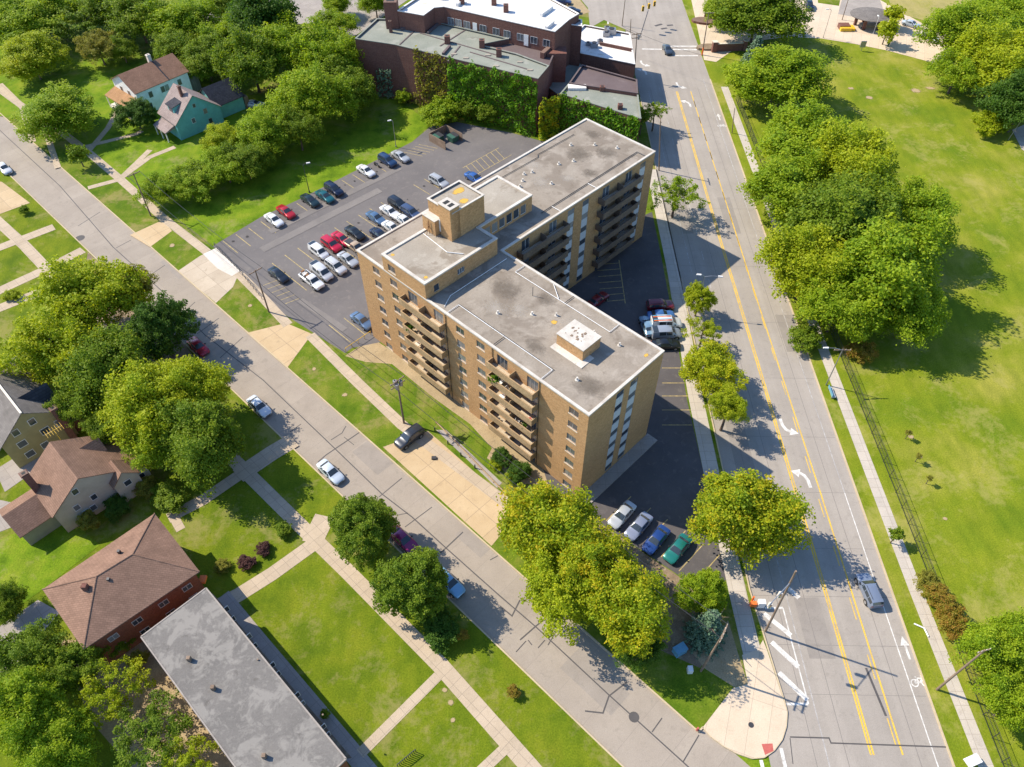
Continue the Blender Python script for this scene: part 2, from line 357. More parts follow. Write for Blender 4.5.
UP = P2([(0,122),(84,195),(183,271),(259,340),(301,380),(382,447),(502,555),(637,674),(703,727)])
LO = P2([(0,172),(86,251),(195,350),(250,408),(296,449),(334,485),(500,644),(625,767)])
d_ = -UY
def straight(pl):                              # the kerb lines are straight: least-squares through the readings
    c = sum(pl, Vector()) / len(pl); return [c - d_ * 260, c + d_ * 260], c
(upA, upB), upC = straight(UP); (loA, loB), loC = straight(LO)
def on(c, x): t = (x - c.x) / d_.x; return c + d_ * t     # point of a street line at world x
XL, XR = 31.0, 49.5                            # kerbs of the main road
corner_px = [(703,727),(712,737),(724,746),(737,753),(752,758),(764,757),(774,750),(782,739),(786,726),(787,712),(784,700)]
corner = P2(corner_px)
rd = MB(); rd.sheet([(XL - 2, -80), (XR + 1, -80), (XR + 1, 520), (XL - 2, 520)], RZ); struct('main_road', rd, M['road'])
sd = MB(); sd.sheet([upA + UX * 1, on(upC, 33) + UX * 1, (33, 0, 0), on(loC, 33) - UX * 3, loA - UX * 1], RZ - .004); struct('side_street', sd, M['street'])
# raised blocks
mid = [upA] + [on(upC, corner[0].x - .6)] + corner + [(XL, 45, 0), (XL, 520, 0), (-300, 520, 0)]
mb = MB(); mb.prism(mid, -.2, 0); struct('middle_block', mb, M['verge'])
mb = MB(); mb.prism([loA, on(loC, 60), (60, -90, 0), (-320, -90, 0), (-320, 260, 0)][:2] + [(on(loC, 40).x, -90, 0), (-400, -90, 0), (-400, 300, 0)], -.2, 0); struct('west_block', mb, M['lawn'])
mb = MB(); mb.prism([(XR, -90, 0), (XR, 520, 0), (500, 520, 0), (500, -90, 0)], -.2, 0); struct('park_ground', mb, M['field'])
# kerbs
def kerb(name, pts, w=.2):
    m_ = MB()
    for i in range(len(pts) - 1): m_.bar((pts[i][0], pts[i][1], .02), (pts[i+1][0], pts[i+1][1], .02), w, .2)
    return struct(name, m_, M['kerb'])
kerb('kerb', [upA, on(upC, corner[0].x - .6)] + corner + [(XL, 45, 0), (XL, 173, 0)])
kerb('kerb', [loA, on(loC, 40)]); kerb('kerb', [(XR, -60, 0), (XR, 182, 0)])
# grass cover either side of the street differs from the lots behind
sheet('front_lawn', M['verge'], .004, [(345,353),(312,334),(357,380),(402,423),(509,502),(560,520),(580,492),(372,342)])
sheet('flower_bed', M['soil'], .008, [(345,356),(372,338),(470,402),(560,470),(580,492),(566,497),(540,484),(520,484),(503,470),(487,458),(492,448),(470,424),(434,398),(392,364),(366,362)])
sheet('tree_lawn', M['rough_grass'], .004, [(150,200),(214,245),(261,217),(300,199),(355,171),(412,142),(430,124),(400,100),(250,95),(60,40),(-120,30),(-150,80),(60,130)])
sheet('tree_bed', M['mulch'], .006, [(601,524),(684,580),(700,600),(716,640),(700,668),(660,650),(600,590),(530,560)])
sheet('bare_corner', M['soil'], .010, [(704,668),(690,650),(716,640),(728,620),(740,660),(748,684),(734,687)])
sheet('corner_lawn', M['verge'], .008, [(640,676),(655,660),(690,664),(703,671),(733,688),(702,727)])
# the two parking lots
sheet('parking_lot', M['lot'], .008, [(213,246),(261,217),(300,199),(355,171),(412,142),(430,127),(457,122),(512,133),(560,146),(640,180),(440,330),(352,348),(345,353),(262,300),(240,273)])
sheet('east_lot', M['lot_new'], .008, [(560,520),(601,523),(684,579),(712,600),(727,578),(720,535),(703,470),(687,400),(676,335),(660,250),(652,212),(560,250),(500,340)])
# concrete
sheet('driveway', M['apron2'], .012, [(200,256),(216,248),(240,271),(233,287),(216,303),(178,271)]); sheet('driveway_slab', M['bright'], .014, [(203,254),(216,248),(240,271),(232,276),(222,271),(217,268)])
sheet('driveway', M['apron'], .012, [(247,333),(286,323),(312,334),(287,368)], [(130,235),(163,220),(172,231),(150,247)])
sheet('layby', M['apron'], .012, [(383,447),(428,431),(509,502.5),(513,520),(491.5,546)])
sheet('layby_path', M['path_grey'], .016, [(436,430),(446,430),(502,483),(497,488)])
sheet('plaza', M['plaza'], .016, [(733,688),(748,684),(742,655),(757,650),(763,640),(767,650)] + [(787,712),(786,726),(782,739),(774,750),(764,757),(752,758),(737,753),(724,746),(712,737),(703,727)])
sheet('tactile_pad', M['red_pad'], .021, [(761.5,744),(772.5,743.5),(773.5,751),(765,755)])
strip('sidewalk', M['walk'], 1.75, .012,
      [(-60,42),(-8,84),(22,106),(60,131),(88,152),(120,179),(162,217),(207,252)], [(238,273),(262,297),(288,325)], [(310,335),(357,382),(402,425),(512,507),(540,530)])
strip('sidewalk', M['walk_main'], 2.3, .012, [(29.6, 35.5, 0), (29.35, 44, 0), (29.2, 60, 0), (29.2, 78, 0), (30, 110, 0), (30, 142, 0)], px=False)
strip('sidewalk', M['walk'], 2.05, .012, [(-60,180),(-8,216),(25,246),(61,284),(110,330),(160,385),(205,432),(242,468),(318,543),(348,572),(440,665),(530,767),(600,850)])
strip('park_sidewalk', M['walk_main'], 1.75, .012, [(53.3, 10, 0), (52.6, 45, 0), (52.3, 100, 0), (52.3, 178, 0)], px=False)
strip('drive', M['walk'], 2.9, .016, [(294,440),(272,453),(238,476)], [(325,516),(312,543)])
strip('footpath', M['walk'], 1.9, .018, [(238,476),(203,500),(168,518)])
strip('footpath', M['walk'], 2.1, .018, [(311,546),(272,574),(240,594),(215,608)])
strip('footpath', M['path_grey'], 2.0, .019, [(222,596),(258,640),(300,690),(352,752),(372,776)])
strip('footpath', M['walk'], 1.25, .020, [(438,676),(402,712),(360,754)], [(512,742),(480,772)], [(171,512),(181,530)], [(84,147),(137,134),(142,131)], [(0,84),(22,106)])
strip('footpath', M['walk'], 1.3, .017, [(33,142),(22,108)], [(58,168),(42,120)], [(120,179),(150,157),(175,147)], [(120,179),(150,150)], [(88,152),(108,128),(118,110)],
      [(88,188),(118,180)])
strip('drive', M['walk'], 2.2, .016, [(83,250),(40,272),(-12,296)], [(54,227),(25,238),(-12,252)], [(60,284),(20,300),(-10,312)])
sheet('drive', M['apron'], .017, [(-40,176),(2,182),(30,203),(0,214),(-60,220)])
sheet('drive', M['path_grey'], .012, [(0,500),(27,506),(30,520),(0,532),(-30,540),(-30,505)], [(-20,640),(38,600),(60,612),(20,660),(-20,690)], [(-5,470),(50,436),(62,452),(5,492)])
sheet('back_yard', M['soil'], .012, [(60,640),(145,640),(238,767),(150,790),(90,720)])
sheet('side_yard', M['rough_grass'], .006, [(0,540),(60,512),(100,545),(45,588),(0,620),(-30,620)])
sheet('planting_bed', M['mulch'], .008, [(88,252),(185,345),(205,372),(192,408),(160,385),(80,300)])
sheet('planting_strip', M['mulch'], .022, [(215,596),(208,590),(340,760),(352,758)])
# top of the picture: intersection, bus loop, dry lawn
sheet('side_road', M['road'], .012, [(590,28),(604,20),(640,36),(648,10),(640,-40),(520,-60),(480,-30),(575,-8),(588,8)])
sheet('yard_lot', M['soil'], .014, [(520,-10),(575,-6),(590,12),(578,16),(520,6)])
sheet('alley', M['path_grey'], .010, [(195,20),(240,-10),(400,-20),(415,-5),(352,38),(330,22),(285,25),(240,60)])
sheet('plaza_apron', M['plaza'], .012, [(687,-20),(700,40),(704,60),(716,62),(745,42),(790,37),(821,38.5),(855,44),(889,51),(926,61),(1000,90),(1040,60),(960,20),(925,25),(880,0),(878,-40)])
sheet('bus_loop', M['path_grey'], .017, [(838,14),(850,-30),(870,-30),(884,12),(868,20)])
sheet('plaza_lawn', M['lawn'], .018, [(815,-20),(844,-20),(839,6),(818,3)])
sheet('dry_lawn', M['dry_grass'], .018, [(882,-20),(1040,-20),(1010,40),(935,24),(915,18),(893,12)])
sheet('far_drive', M['bright'], .022, [(1000,-10),(1060,-10),(1060,14),(1006,2)])
sheet('park_path', M['walk_main'], .012, [(1012,130),(1040,118),(1050,160),(1022,150)])
for (px, py, r_) in ((945,519,.75),(911,437,.9),(920,457,.8),(870,98,1.9),(915,90,2.6),(930,88,2.0),(850,88,1.6)):
    c = at(px, py); rr = random.Random(px)
    sheet('bare_patch', M['patch'], .010, [(c.x + math.cos(a) * r_ * rr.uniform(.7, 1.15), c.y + math.sin(a) * r_ * .8 * rr.uniform(.7, 1.15)) for a in [k * .5236 for k in range(12)]], px=False)
for (px, py, r_) in ((314,369,.9),(345,395,.8),(250,306,.8),(172,246,1.1),(453,720,.55),(451,703,.7),(445,690,.6)):
    c = at(px, py); rr = random.Random(px)
    sheet('bare_patch', M['patch'], .014, [(c.x + math.cos(a) * r_ * rr.uniform(.6, 1.2), c.y + math.sin(a) * r_ * rr.uniform(.6, 1.2)) for a in [k * .5236 for k in range(12)]], px=False)
# ------------------------------------------------ painted markings
ZM = RZ + .006
def xline(mb, x, y0, y1, w): mb.sheet([(x - w/2, y0), (x + w/2, y0), (x + w/2, y1), (x - w/2, y1)], ZM)
mb = MB(); xl = 40.62
for dx in (-.16, .16): ribbon(mb, [(40.75 + dx, 25, 0), (40.85 + dx, 45, 0), (40.7 + dx, 86, 0), (40.4 + dx, 120, 0), (40.3 + dx, 176, 0)], .2, ZM)
ribbon(mb, [(44.2, 25, 0), (44.3, 60, 0), (43.9, 100, 0), (43.7, 176, 0)], .2, ZM)
y = 26
while y < 174: xline(mb, 43.75, y, y + 3, .13); y += 7.5
for dx in (-.16, .16): ribbon(mb, [(40.3 + dx, 230, 0), (40.3 + dx, 420, 0)], .15, ZM)
struct('centre_marking', mb, M['yellow_line'])
mb = MB(); xline(mb, 47.75, 12, 60, .13)
ribbon(mb, [at(783,608,RZ), at(792,643,RZ), at(808.5,704,RZ)], .16, ZM)
for a, b in (((764,613.5),(791,635.5)),((771.6,642),(798.5,667)),((779,672.4),(807.5,700)),((788,588),(799,598))): ribbon(mb, [at(*a, RZ), at(*b, RZ)], .62, ZM + .002)
for a, b in (((765,608),(783,608)),((785,704),(808,704))): ribbon(mb, [at(*a, RZ), at(*b, RZ)], .3, ZM + .004)
for a, b in (((642,49),(697,49.7)),((670,46.2),(697,46.2)),((674,55.6),(698,55.6))): ribbon(mb, [at(*a, RZ), at(*b, RZ)], .55, ZM)
for a, b in (((781,748),(787,775)),((761,760),(765,778))): ribbon(mb, [at(*a, RZ), at(*b, RZ)], .4, ZM + .012)
def arrow(cx, cy, s, flip, turn=True):
    k = -1 if flip else 1
    T = lambda x, y: (cx + k * x * s, cy + k * y * s, 0)
    if turn:
        ribbon(mb, [T(.55,-1.6), T(.5,-.5), T(.2,.25), T(-.35,.65)], .42 * s, ZM)
        mb.face([(*T(*p)[:2], ZM + .001) for p in ((-1.35,.95), (-.55,.0), (-.05,1.2))])
    else:
        ribbon(mb, [T(0,-1.3), T(0,.4)], .25 * s, ZM)
        mb.face([(*T(*p)[:2], ZM + .001) for p in ((-.5,.3), (.5,.3), (0,1.4))])
for px, py, f in ((787,428,True),(803,477,False),(680,86,True),(687,103,False),(644,64,True),(643,71,False)):
    c = at(px, py, RZ); arrow(c.x, c.y, 1.15, f)
def bike(px, py, s=1.0):
    c = at(px, py, RZ)
    for dx in (-.55, .55): ribbon(mb, [(c.x + s * (dx + .36 * math.cos(a)), c.y + s * .36 * math.sin(a), 0) for a in [k * .5236 for k in range(13)]], .11 * s, ZM)
    F = lambda *p: ribbon(mb, [(c.x + s * q[0], c.y + s * q[1], 0) for q in p], .1 * s, ZM + .001)
    F((-.55,0),(-.25,.5),(.35,.5),(.0,.0),(-.25,.5)); F((-.55,0),(0,0)); F((.55,0),(.3,.75),(.5,.75)); F((-.25,.5),(-.3,.68))
bike(920,683,1.15); bike(722,126,1.1)
for px, py in ((906,648),(719,117)): c = at(px, py, RZ); arrow(c.x, c.y, 1.1, False, False)
for yy in range(62, 176, 9): pass
struct('lane_marking', mb, M['white_line'])
mb = MB(); xline(mb, 47.75, 60, 182, .14); xline(mb, 35.6, 22, 60, .14)
for y in range(96, 180, 8): xline(mb, 36.2, y, y + 2.6, .12)
ribbon(mb, [(33.4, 176, 0), (33.4, 108, 0)], .1, ZM)
struct('worn_marking', mb, M['faint_line'])
mb = MB()
for a, b in (((607,-10),(608,24)),((614,-10),(615,23)),((599,11),(595,18))): ribbon(mb, [at(*a), at(*b)], .35, .018)
struct('crosswalk_marking', mb, M['white_line'])
# stall lines, north lot (street frame) and the lots to the east
mb = MB()
def stall(px, L=5.3, w=.14, ang=-44.4, z=.014):
    c = at(*px); d = Vector((math.cos(R(ang)), math.sin(R(ang)), 0)); ribbon(mb, [c - d * .0, c + d * L], w, z)
base = at(223,241)
for k in range(14):
    p = base + UX * (2.86 * k); ribbon(mb, [p, p - UY * 5.2], .14, .014)
b1 = at(297.6,248)
for k in range(-1, 9):
    p = b1 + UX * (2.93 * k); ribbon(mb, [p, p - UY * 10.6], .14, .014)
for k in (10, 11): p = b1 + UX * (2.93 * k) ; ribbon(mb, [p, p - UY * 5.2], .14, .014)
for a in ((272,263),(344,318),(329,325)): ribbon(mb, [at(*a), at(*a) - UY * (11 if a[0] < 300 else 6)], .14, .014)
for k in range(6):
    p = at(260,283) - UY * (1.4 * k + 1); ribbon(mb, [p, p + UX * 2.6 - UY * .6], .1, .014)
p = at(466,166)
for k in range(7): q = p + UX * (1.5 * k); ribbon(mb, [q, q - UY * 4 - UX * 1.2], .12, .014)
ribbon(mb, [p - UX * 1, p + UX * 10], .12, .016); ribbon(mb, [p - UX * 1 - UY * 4, p + UX * 10 - UY * 4], .12, .016)
p = at(408,150)
for k in range(5): q = p + UX * (1.1 * k); ribbon(mb, [q - UX * 1.2, q - UY * 4.2 + UX * .6], .11, .014)
struct('stall_marking', mb, M['stall_line'])
mb = MB()
for px in ((606,521),(626,533),(643,545),(661,557),(679,571),(700,577)): ribbon(mb, [at(*px), at(*px) + UX * 5.6], .13, .014)
for py in (383,396,410,425,368): c = at(662,py); ribbon(mb, [c, (c.x + 4.6, c.y, 0)], .13, .014)
for k in range(7):
    c = at(619,263) - Vector((0, 1.7 * k, 0)); ribbon(mb, [c, (c.x - 4.2, c.y - .5, 0)], .13, .014)
c = at(619,260); ribbon(mb, [c, (c.x, c.y - 12, 0)], .15, .016)
for py in (300,316,332): c = at(650,py); ribbon(mb, [c, (c.x + 4.8, c.y, 0)], .13, .014)
struct('stall_marking', mb, M['stall_line'])
# crack sealing
mb = MB(); ZC = RZ + .003
def crack(w, *pts, z=ZC): ribbon(mb, P2(pts, RZ), w, z)
crack(.16, (-20,112),(60,186),(113,247),(163,292),(205,335),(263,380),(326,440),(382,494),(412,517),(446,548),(474,573),(500,596),(536,627),(609,695),(683,762),(720,796))
for a in (((100,212),(78,226)),((131,240),(116,248)),((165,265),(146,278)),((195,302),(178,318)),((219,318),(197,334)),((243,337),(220,358)),((301,424),(290,432)),((360,432),(326,455),(318,462)),
          ((402,478),(379,497)),((432,507),(405,527)),((463,532),(446,548),(440,553)),((520,600),(512,616),(500,606)),((546,618),(536,626),(520,640)),((557,630),(548,645)),
          ((627,682),(609,696),(603,713),(585,711)),((662,718),(652,732)),((699,735),(683,762)),((545,640),(538,648)),((526,641),(516,652)),((532,645),(528,640)),((490,560),(505,552))):
    crack(.13 if len(a) < 3 else .18, *a, z=ZC + .002)
crack(.14, (331,440),(342,433),(346,426)); crack(.11, (388,508),(398,515),(408,513)); crack(.10, (344,437),(354,445), z=ZC + .004)
crack(.16, (790,737),(829,738),(831,743),(946,747), z=ZC + .004); crack(.1, (790,738),(793,764))
for a, b in (((866,668),(886,716)),): ribbon(mb, [at(*a, RZ), at(*b, RZ)], .28, ZC + .003)
for a, b in (((655,26),(662,24)),((661,29),(667,28)),((667,25.5),(673,25))): ribbon(mb, [at(*a, RZ), at(*b, RZ)], .8, ZC + .003)
struct('crack_seal', mb, M['tar'])
mb = MB()
for x0 in (34.2, 37.8, 45.9): ribbon(mb, [(x0, 12, 0), (x0 + .1, 90, 0), (x0 - .2, 178, 0)], .07, ZC)
for y0 in (31.5, 37.5, 44, 51, 60, 70, 82, 95, 110, 128): ribbon(mb, [(31.4, y0 + .3, 0), (49.2, y0, 0)], .05, ZC + .0015)
struct('joint_seam', mb, M['seam'])
mb = MB()
for px, py, r_, z in ((634,717,.62,RZ+.008),(664,510,.3,.013),(80,238,.9,RZ+.008)):
    c = at(px, py, z); mb.sheet([(c.x + r_ * math.cos(k * .3927), c.y + r_ * math.sin(k * .3927)) for k in range(16)], z)
for o_, (px, py, r_, z) in enumerate(((634,717,.62,RZ+.012),(328,307,.4,.015),(716,720,.2,.02))):
    pass
struct('street_patch', mb, M['tar'])

rr = random.Random(9)                          # oil drips in the stalls
for k in range(13):
    for row, dy in ((base, 2.2), (b1, 2.4), (b1, 7.6)):
        if rr.random() < .75:
            c = row + UX * (2.9 * k + 1.4 + rr.uniform(-.4, .4)) - UY * (dy + rr.uniform(-.8, .8)); r_ = rr.uniform(.3, .75)
            sheet('oil_stain', M['oil'], .0405, [(c.x + r_ * math.cos(a * .785) * rr.uniform(.7, 1.2), c.y + r_ * math.sin(a * .785) * rr.uniform(.7, 1.2)) for a in range(8)], px=False)
for (a, b, w_) in (((270,232),(400,168),1.6),((262,250),(380,190),1.8),((300,300),(345,330),1.2)): strip('tyre_track', M['lot_track'], w_, .009, [a, b])
for px, py, L_, w_ in ((160,262,7,3.6),(352,452,6,4),(560,668,8,3.5),(455,535,5,4)):
    c = at(px, py, RZ); q = [c, c - UY * L_, c - UY * L_ + UX * w_, c + UX * w_]
    m9 = MB(); m9.sheet(q, RZ + .0015 + zlift() * .01); struct('street_patch', m9, M['street_mend'])
for x0, y0, w_, L_ in ((33.0,60,2.8,14),(46.2,88,3.0,9),(36.5,36,3.2,8),(42.3,120,2.6,12),(33.2,120,2.4,18)):
    m9 = MB(); m9.sheet([(x0,y0),(x0+w_,y0),(x0+w_,y0+L_),(x0,y0+L_)], RZ + .0015 + zlift() * .01); struct('road_patch', m9, M['road_mend'])
# ================================================================ buildings
def window_proto(w, h, nm=2, frame='frame', sill=True, name='window'):
    """window part lying in the local xz plane, outside towards -y: frame, pane and sill"""
    f = MB(); t = .06; y0, y1 = .02, .09
    f.box(-w/2, w/2, y0, y1, h/2 - t, h/2); f.box(-w/2, w/2, y0, y1, -h/2, -h/2 + t)
    xs = [-w/2 + t/2] + [-w/2 + w * k / nm for k in range(1, nm)] + [w/2 - t/2]
    for x in xs: f.box(x - t/2, x + t/2, y0 + .002, y1 - .002, -h/2 + t, h/2 - t)
    p = MB(); p.box(-w/2 + .01, w/2 - .01, .05, .075, -h/2 + .01, h/2 - .01)
    s = MB(); s.box(-w/2 - .08, w/2 + .08, -.09, .04, -h/2 - .14, -h/2 - .003)
    o = f.build(name, M[frame]); p.build('pane', M['glass'], o)
    if sill: s.build('sill', M['sill'], o)
    return o
class Placer:
    """puts the first use of a prototype in place, then copies"""
    def __init__(s, proto): s.p = proto; s.used = False
    def put(s, parent, loc, rz):
        o = s.p if not s.used else copy_tree(s.p); s.used = True
        o.parent = parent; o.location = loc; o.rotation_euler = (0, 0, rz); return o
H2 = math.pi / 2
# ---------------------------------------------------------------- the flats
A0 = at(589, 416, 18.5)
ap = empty('apartment_building', (A0.x, A0.y, 0), ST, 'seven storey tan brick apartment block with an L shaped flat grey roof and balconies', 'apartment building')
ZR = 18.5; SPC = 2.72; ZC7 = [17.1 - SPC * k for k in range(7)]
FC = [(2.4, 0), (19.4, 0), (23.5, 0), (37.9, -1), (42.0, 0)]            # window columns of the street front: y, first row
DF = [15.2, 9.6, 33.6, 28.0]                                             # balcony doors of the street front
holes = []
for u, k0 in FC:
    for k in range(7):
        zc = ZC7[k]; holes.append((46.4 - u - .8, 46.4 - u + .8, zc - .62, zc + .62))
for u in DF:
    for k in range(7): zc = ZC7[k]; holes.append((46.4 - u - 1.0, 46.4 - u + 1.0, zc - 1.35, zc + .75))
w = MB(); w.wall((0, 46.4), (0, -1), 46.4, -.3, ZR, holes)
SV = [(5.6, 7.2), (8.5, 10.1)]; h2 = []
for a, b in SV: h2.append((a, b, .35, 17.9))
w.wall((0, 0), (1, 0), 15.5, -.3, ZR, h2)
w.wall((15.5, 0), (0, 1), 30.4, -.3, ZR)
RV = [(30.6, 32.2), (34.3, 35.9), (49.7, 51.3)]; DV = [20.6, 27.0, 40.4, 46.6]; h3 = []
for a, b in RV: h3.append((a - 15.5, b - 15.5, .35, 17.9))
for c in DV:
    for k in range(7): zc = ZC7[k]; h3.append((c - 15.5 - .9, c - 15.5 + .9, zc - 1.35, zc + .75))
w.wall((15.5, 30.4), (1, 0), 38.3, -.3, ZR, h3)
w.wall((53.8, 30.4), (0, 1), 16, -.3, ZR); w.wall((53.8, 46.4), (-1, 0), 53.8, -.3, ZR)
w.build('wall', M['tan_brick'], ap)
up_ = [(0.002, 30.43), (14.4, 30.43), (14.4, 34.2), (26, 34.2), (26, 42), (14, 42), (14, 39.9), (0.002, 39.9)]
ZU = 21.4
w = MB(); hs = [(39.9 - 37.9 - .8, 39.9 - 37.9 + .8, 19.2, 20.44)]
w.wall((0.002, 39.9), (0, -1), 9.47, ZR, ZU, hs)
w.wall((0.002, 30.43), (1, 0), 14.4, ZR, ZU, [(1.6, 2.6, 18.9, 20.2), (6.2, 7.6, 19.3, 20.3)])
w.wall((14.4, 30.43), (0, 1), 3.77, ZR, ZU)
w.wall((14.4, 34.2), (1, 0), 11.6, ZR, ZU, [(1.0 + 1.6 * k, 2.25 + 1.6 * k, 18.9, 20.6) for k in range(6)])
w.wall((26, 34.2), (0, 1), 7.8, ZR, ZU); w.wall((26, 42), (-1, 0), 12, ZR, ZU); w.wall((14, 42), (0, -1), 2.1, ZR, ZU); w.wall((14, 39.9), (-1, 0), 14, ZR, ZU)
w.build('top_storey_wall', M['tan_brick'], ap)
# roofs
r = MB(); r.sheet([(0,0),(15.5,0),(15.5,30.4),(53.8,30.4),(53.8,46.4),(0,46.4)], ZR - .03); r.build('roof', M['roof_grey'], ap)
r = MB(); r.sheet(up_, ZU - .03); r.build('upper_roof', M['roof_pale'], ap)
def coping(poly, z, wd=.32, name='coping', mat='coping', h=.16):
    m_ = MB(); n = len(poly)
    a = sum(poly[i][0] * poly[(i+1) % n][1] - poly[(i+1) % n][0] * poly[i][1] for i in range(n))
    if a < 0: poly = list(reversed(poly))
    P = [Vector((p[0], p[1], 0)) for p in poly]
    def off(d):
        res = []
        for i in range(n):
            e0 = (P[i] - P[i-1]).normalized(); e1 = (P[(i+1) % n] - P[i]).normalized()
            n0 = Vector((-e0.y, e0.x, 0)); n1 = Vector((-e1.y, e1.x, 0)); b = (n0 + n1)
            b = b / max(.3, b.dot(n0)) if b.length > 1e-5 else n0
            res.append(P[i] + b * d)
        return res
    o_, i_ = off(-.06), off(wd)
    for k in range(n):
        j = (k + 1) % n; q = [o_[k], o_[j], i_[j], i_[k]]
        m_.hexa([(p.x, p.y, z - .06) for p in q], [(p.x, p.y, z + h) for p in q])
    return m_.build(name, M[mat], ap)
coping([(0,0),(15.5,0),(15.5,30.4),(53.8,30.4),(53.8,46.4),(0,46.4)], ZR)
coping(up_, ZU, .4, 'upper_coping')
# windows
wp = Placer(window_proto(1.6, 1.24, 2)); dp = Placer(window_proto(2.0, 2.1, 3, 'frame', False, 'balcony_door'))
for u, k0 in FC:
    for k in range(k0, 7): zc = 17.1 - SPC * k; wp.put(ap, (.055, u, zc), -H2)
for u in DF:
    for k in range(7): dp.put(ap, (.055, u, ZC7[k] - .3), -H2)
dv = Placer(window_proto(1.8, 2.1, 2, 'trim', False, 'balcony_door'))
for c in DV:
    for k in range(7): dv.put(ap, (c, 30.4 + .055, ZC7[k] - .3), 0)
sw = Placer(window_proto(1.58, 1.1, 1, 'frame', False))
sp_ = MB(); sp_.box(-.79, .79, 0, .08, -.79, .79); spo = sp_.build('spandrel_panel', M['panel']); spp = Placer(spo)
for (a, b), y in [(s, 0) for s in SV] + [(s, 30.4) for s in RV]:
    c = (a + b) / 2
    for k in range(7):
        sw.put(ap, (c, y + .02, 17.34 - SPC * k), 0)
        if k < 6: spp.put(ap, (c, y + .03, 17.34 - SPC * k - 1.36), 0)
    spp.put(ap, (c, y + .03, 17.34 - SPC * 6 - .0 - 1.36 + .9 - .6), 0) if False else None
bw = Placer(window_proto(1.25, 1.7, 1, 'trim', False))
for k in range(6): bw.put(ap, (14.4 + 1.625 + 1.6 * k, 34.255, 19.75), 0)
wq = Placer(window_proto(1.0, 1.3, 1, 'frame', False)); wq.put(ap, (2.1, 30.49, 19.55), 0)
lq = Placer(window_proto(1.4, 1.0, 3, 'panel', False, 'louvre')); lq.put(ap, (6.9, 30.49, 19.8), 0)
# balconies
def balcony_proto(L, D=1.3, pm='balcony_wall', rm='balcony_wall'):
    m_ = MB(); m_.box(-L/2, L/2, -D, -.005, -.18, 0)
    m_.box(-L/2, L/2, -D - .003, -D + .11, .002, 1.02); m_.box(-L/2, -L/2 + .11, -D + .113, -.006, .002, 1.015); m_.box(L/2 - .11, L/2, -D + .113, -.006, .002, 1.015)
    o = m_.build('balcony', M[pm])
    f = MB(); f.box(-L/2 + .112, L/2 - .112, -D + .112, -.01, .002, .014); f.build('balcony_floor', M['concrete'], o)
    c = MB(); c.box(-L/2 - .03, L/2 + .03, -D - .035, -D + .14, 1.022, 1.07); c.build('handrail', M[rm], o)
    d = MB(); d.box(-.05, .05, -D + .115, -.008, .016, 1.5); d.build('divider', M[pm], o)
    return o
for u0, u1 in ((8.4, 17.0), (26.5, 35.4)):
    pl = Placer(balcony_proto(u1 - u0))
    for k in range(6): pl.put(ap, (0, (u0 + u1) / 2, ZC7[k] - 1.42), -H2)
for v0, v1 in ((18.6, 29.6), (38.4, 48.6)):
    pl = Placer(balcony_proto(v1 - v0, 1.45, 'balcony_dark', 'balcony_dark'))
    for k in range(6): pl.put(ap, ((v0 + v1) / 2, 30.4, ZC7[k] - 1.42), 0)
for y in (26.45, 17.05, 8.35):
    dpi = MB(); dpi.tube((-.07, y, 0), (-.07, y, 18.4), .05, n=6); dpi.build('downpipe', M['dark_metal'], ap)
# roof furniture
def roofbox(name, x0, x1, y0, y1, z0, z1, mat): m_ = MB(); m_.box(x0, x1, y0, y1, z0, z1); return m_.build(name, M[mat], ap)
hv = roofbox('lift_head', 6.5, 10.1, 6.7, 11.3, ZR - .02, 20.4, 'tan_brick')
m_ = MB(); m_.box(6.42, 10.18, 6.62, 11.38, 20.4, 20.52); m_.build('cap', M['coping'], hv)
rr = random.Random(5)
for k in range(14): x, y = rr.uniform(7.2, 9.4), rr.uniform(7.4, 10.6); s = rr.uniform(.1, .26); m_ = MB(); m_.prism([(x + s * rr.uniform(.5, 1.2) * math.cos(a * .785), y + s * rr.uniform(.4, 1.2) * math.sin(a * .785)) for a in range(8)], 20.522, 20.53 + .003 * k); m_.build('debris', M['wood'], hv)
m_ = MB(); m_.box(5.4, 6.48, 5.9, 11.5, ZR - .02, ZR + .06); m_.box(6.48, 8.0, 5.9, 6.68, ZR - .02, ZR + .055); m_.build('base_pad', M['coping'], hv)
ch = roofbox('chimney', 9.2, 11.0, 34.7, 37.2, ZU - .02, 27.0, 'tan_brick')
m_ = MB(); m_.box(9.1, 11.1, 34.6, 37.3, 27.0, 27.1); m_.build('chimney_cap', M['coping'], ch)
m_ = MB(); m_.box(9.6, 10.6, 35.1, 35.75, 27.102, 27.11); m_.box(9.6, 10.6, 36.1, 36.75, 27.102, 27.11); m_.build('flue', M['black'], ch)
ph = MB(); ph.wall((9.6, 40), (0, -1), 5.3, ZU - .02, 26.2); ph.wall((9.6, 34.7), (1, 0), 6.4, ZU - .02, 26.2); ph.wall((16, 34.7), (0, 1), 5.3, ZU - .02, 26.2); ph.wall((16, 40), (-1, 0), 6.4, ZU - .02, 26.2)
pho = ph.build('penthouse', M['tan_brick'], ap)
m_ = MB(); m_.sheet([(9.6, 34.7), (16, 34.7), (16, 40), (9.6, 40)], 26.0); m_.build('penthouse_roof', M['roof_pale'], pho)
m_ = MB()
for q in ((9.5, 16.1, 34.6, 34.9), (9.5, 16.1, 39.8, 40.1), (9.5, 9.85, 34.9, 39.8), (15.75, 16.1, 34.9, 39.8)): m_.box(*q, 26.2, 26.3)
m_.build('penthouse_coping', M['coping'], pho)
rr = random.Random(2)
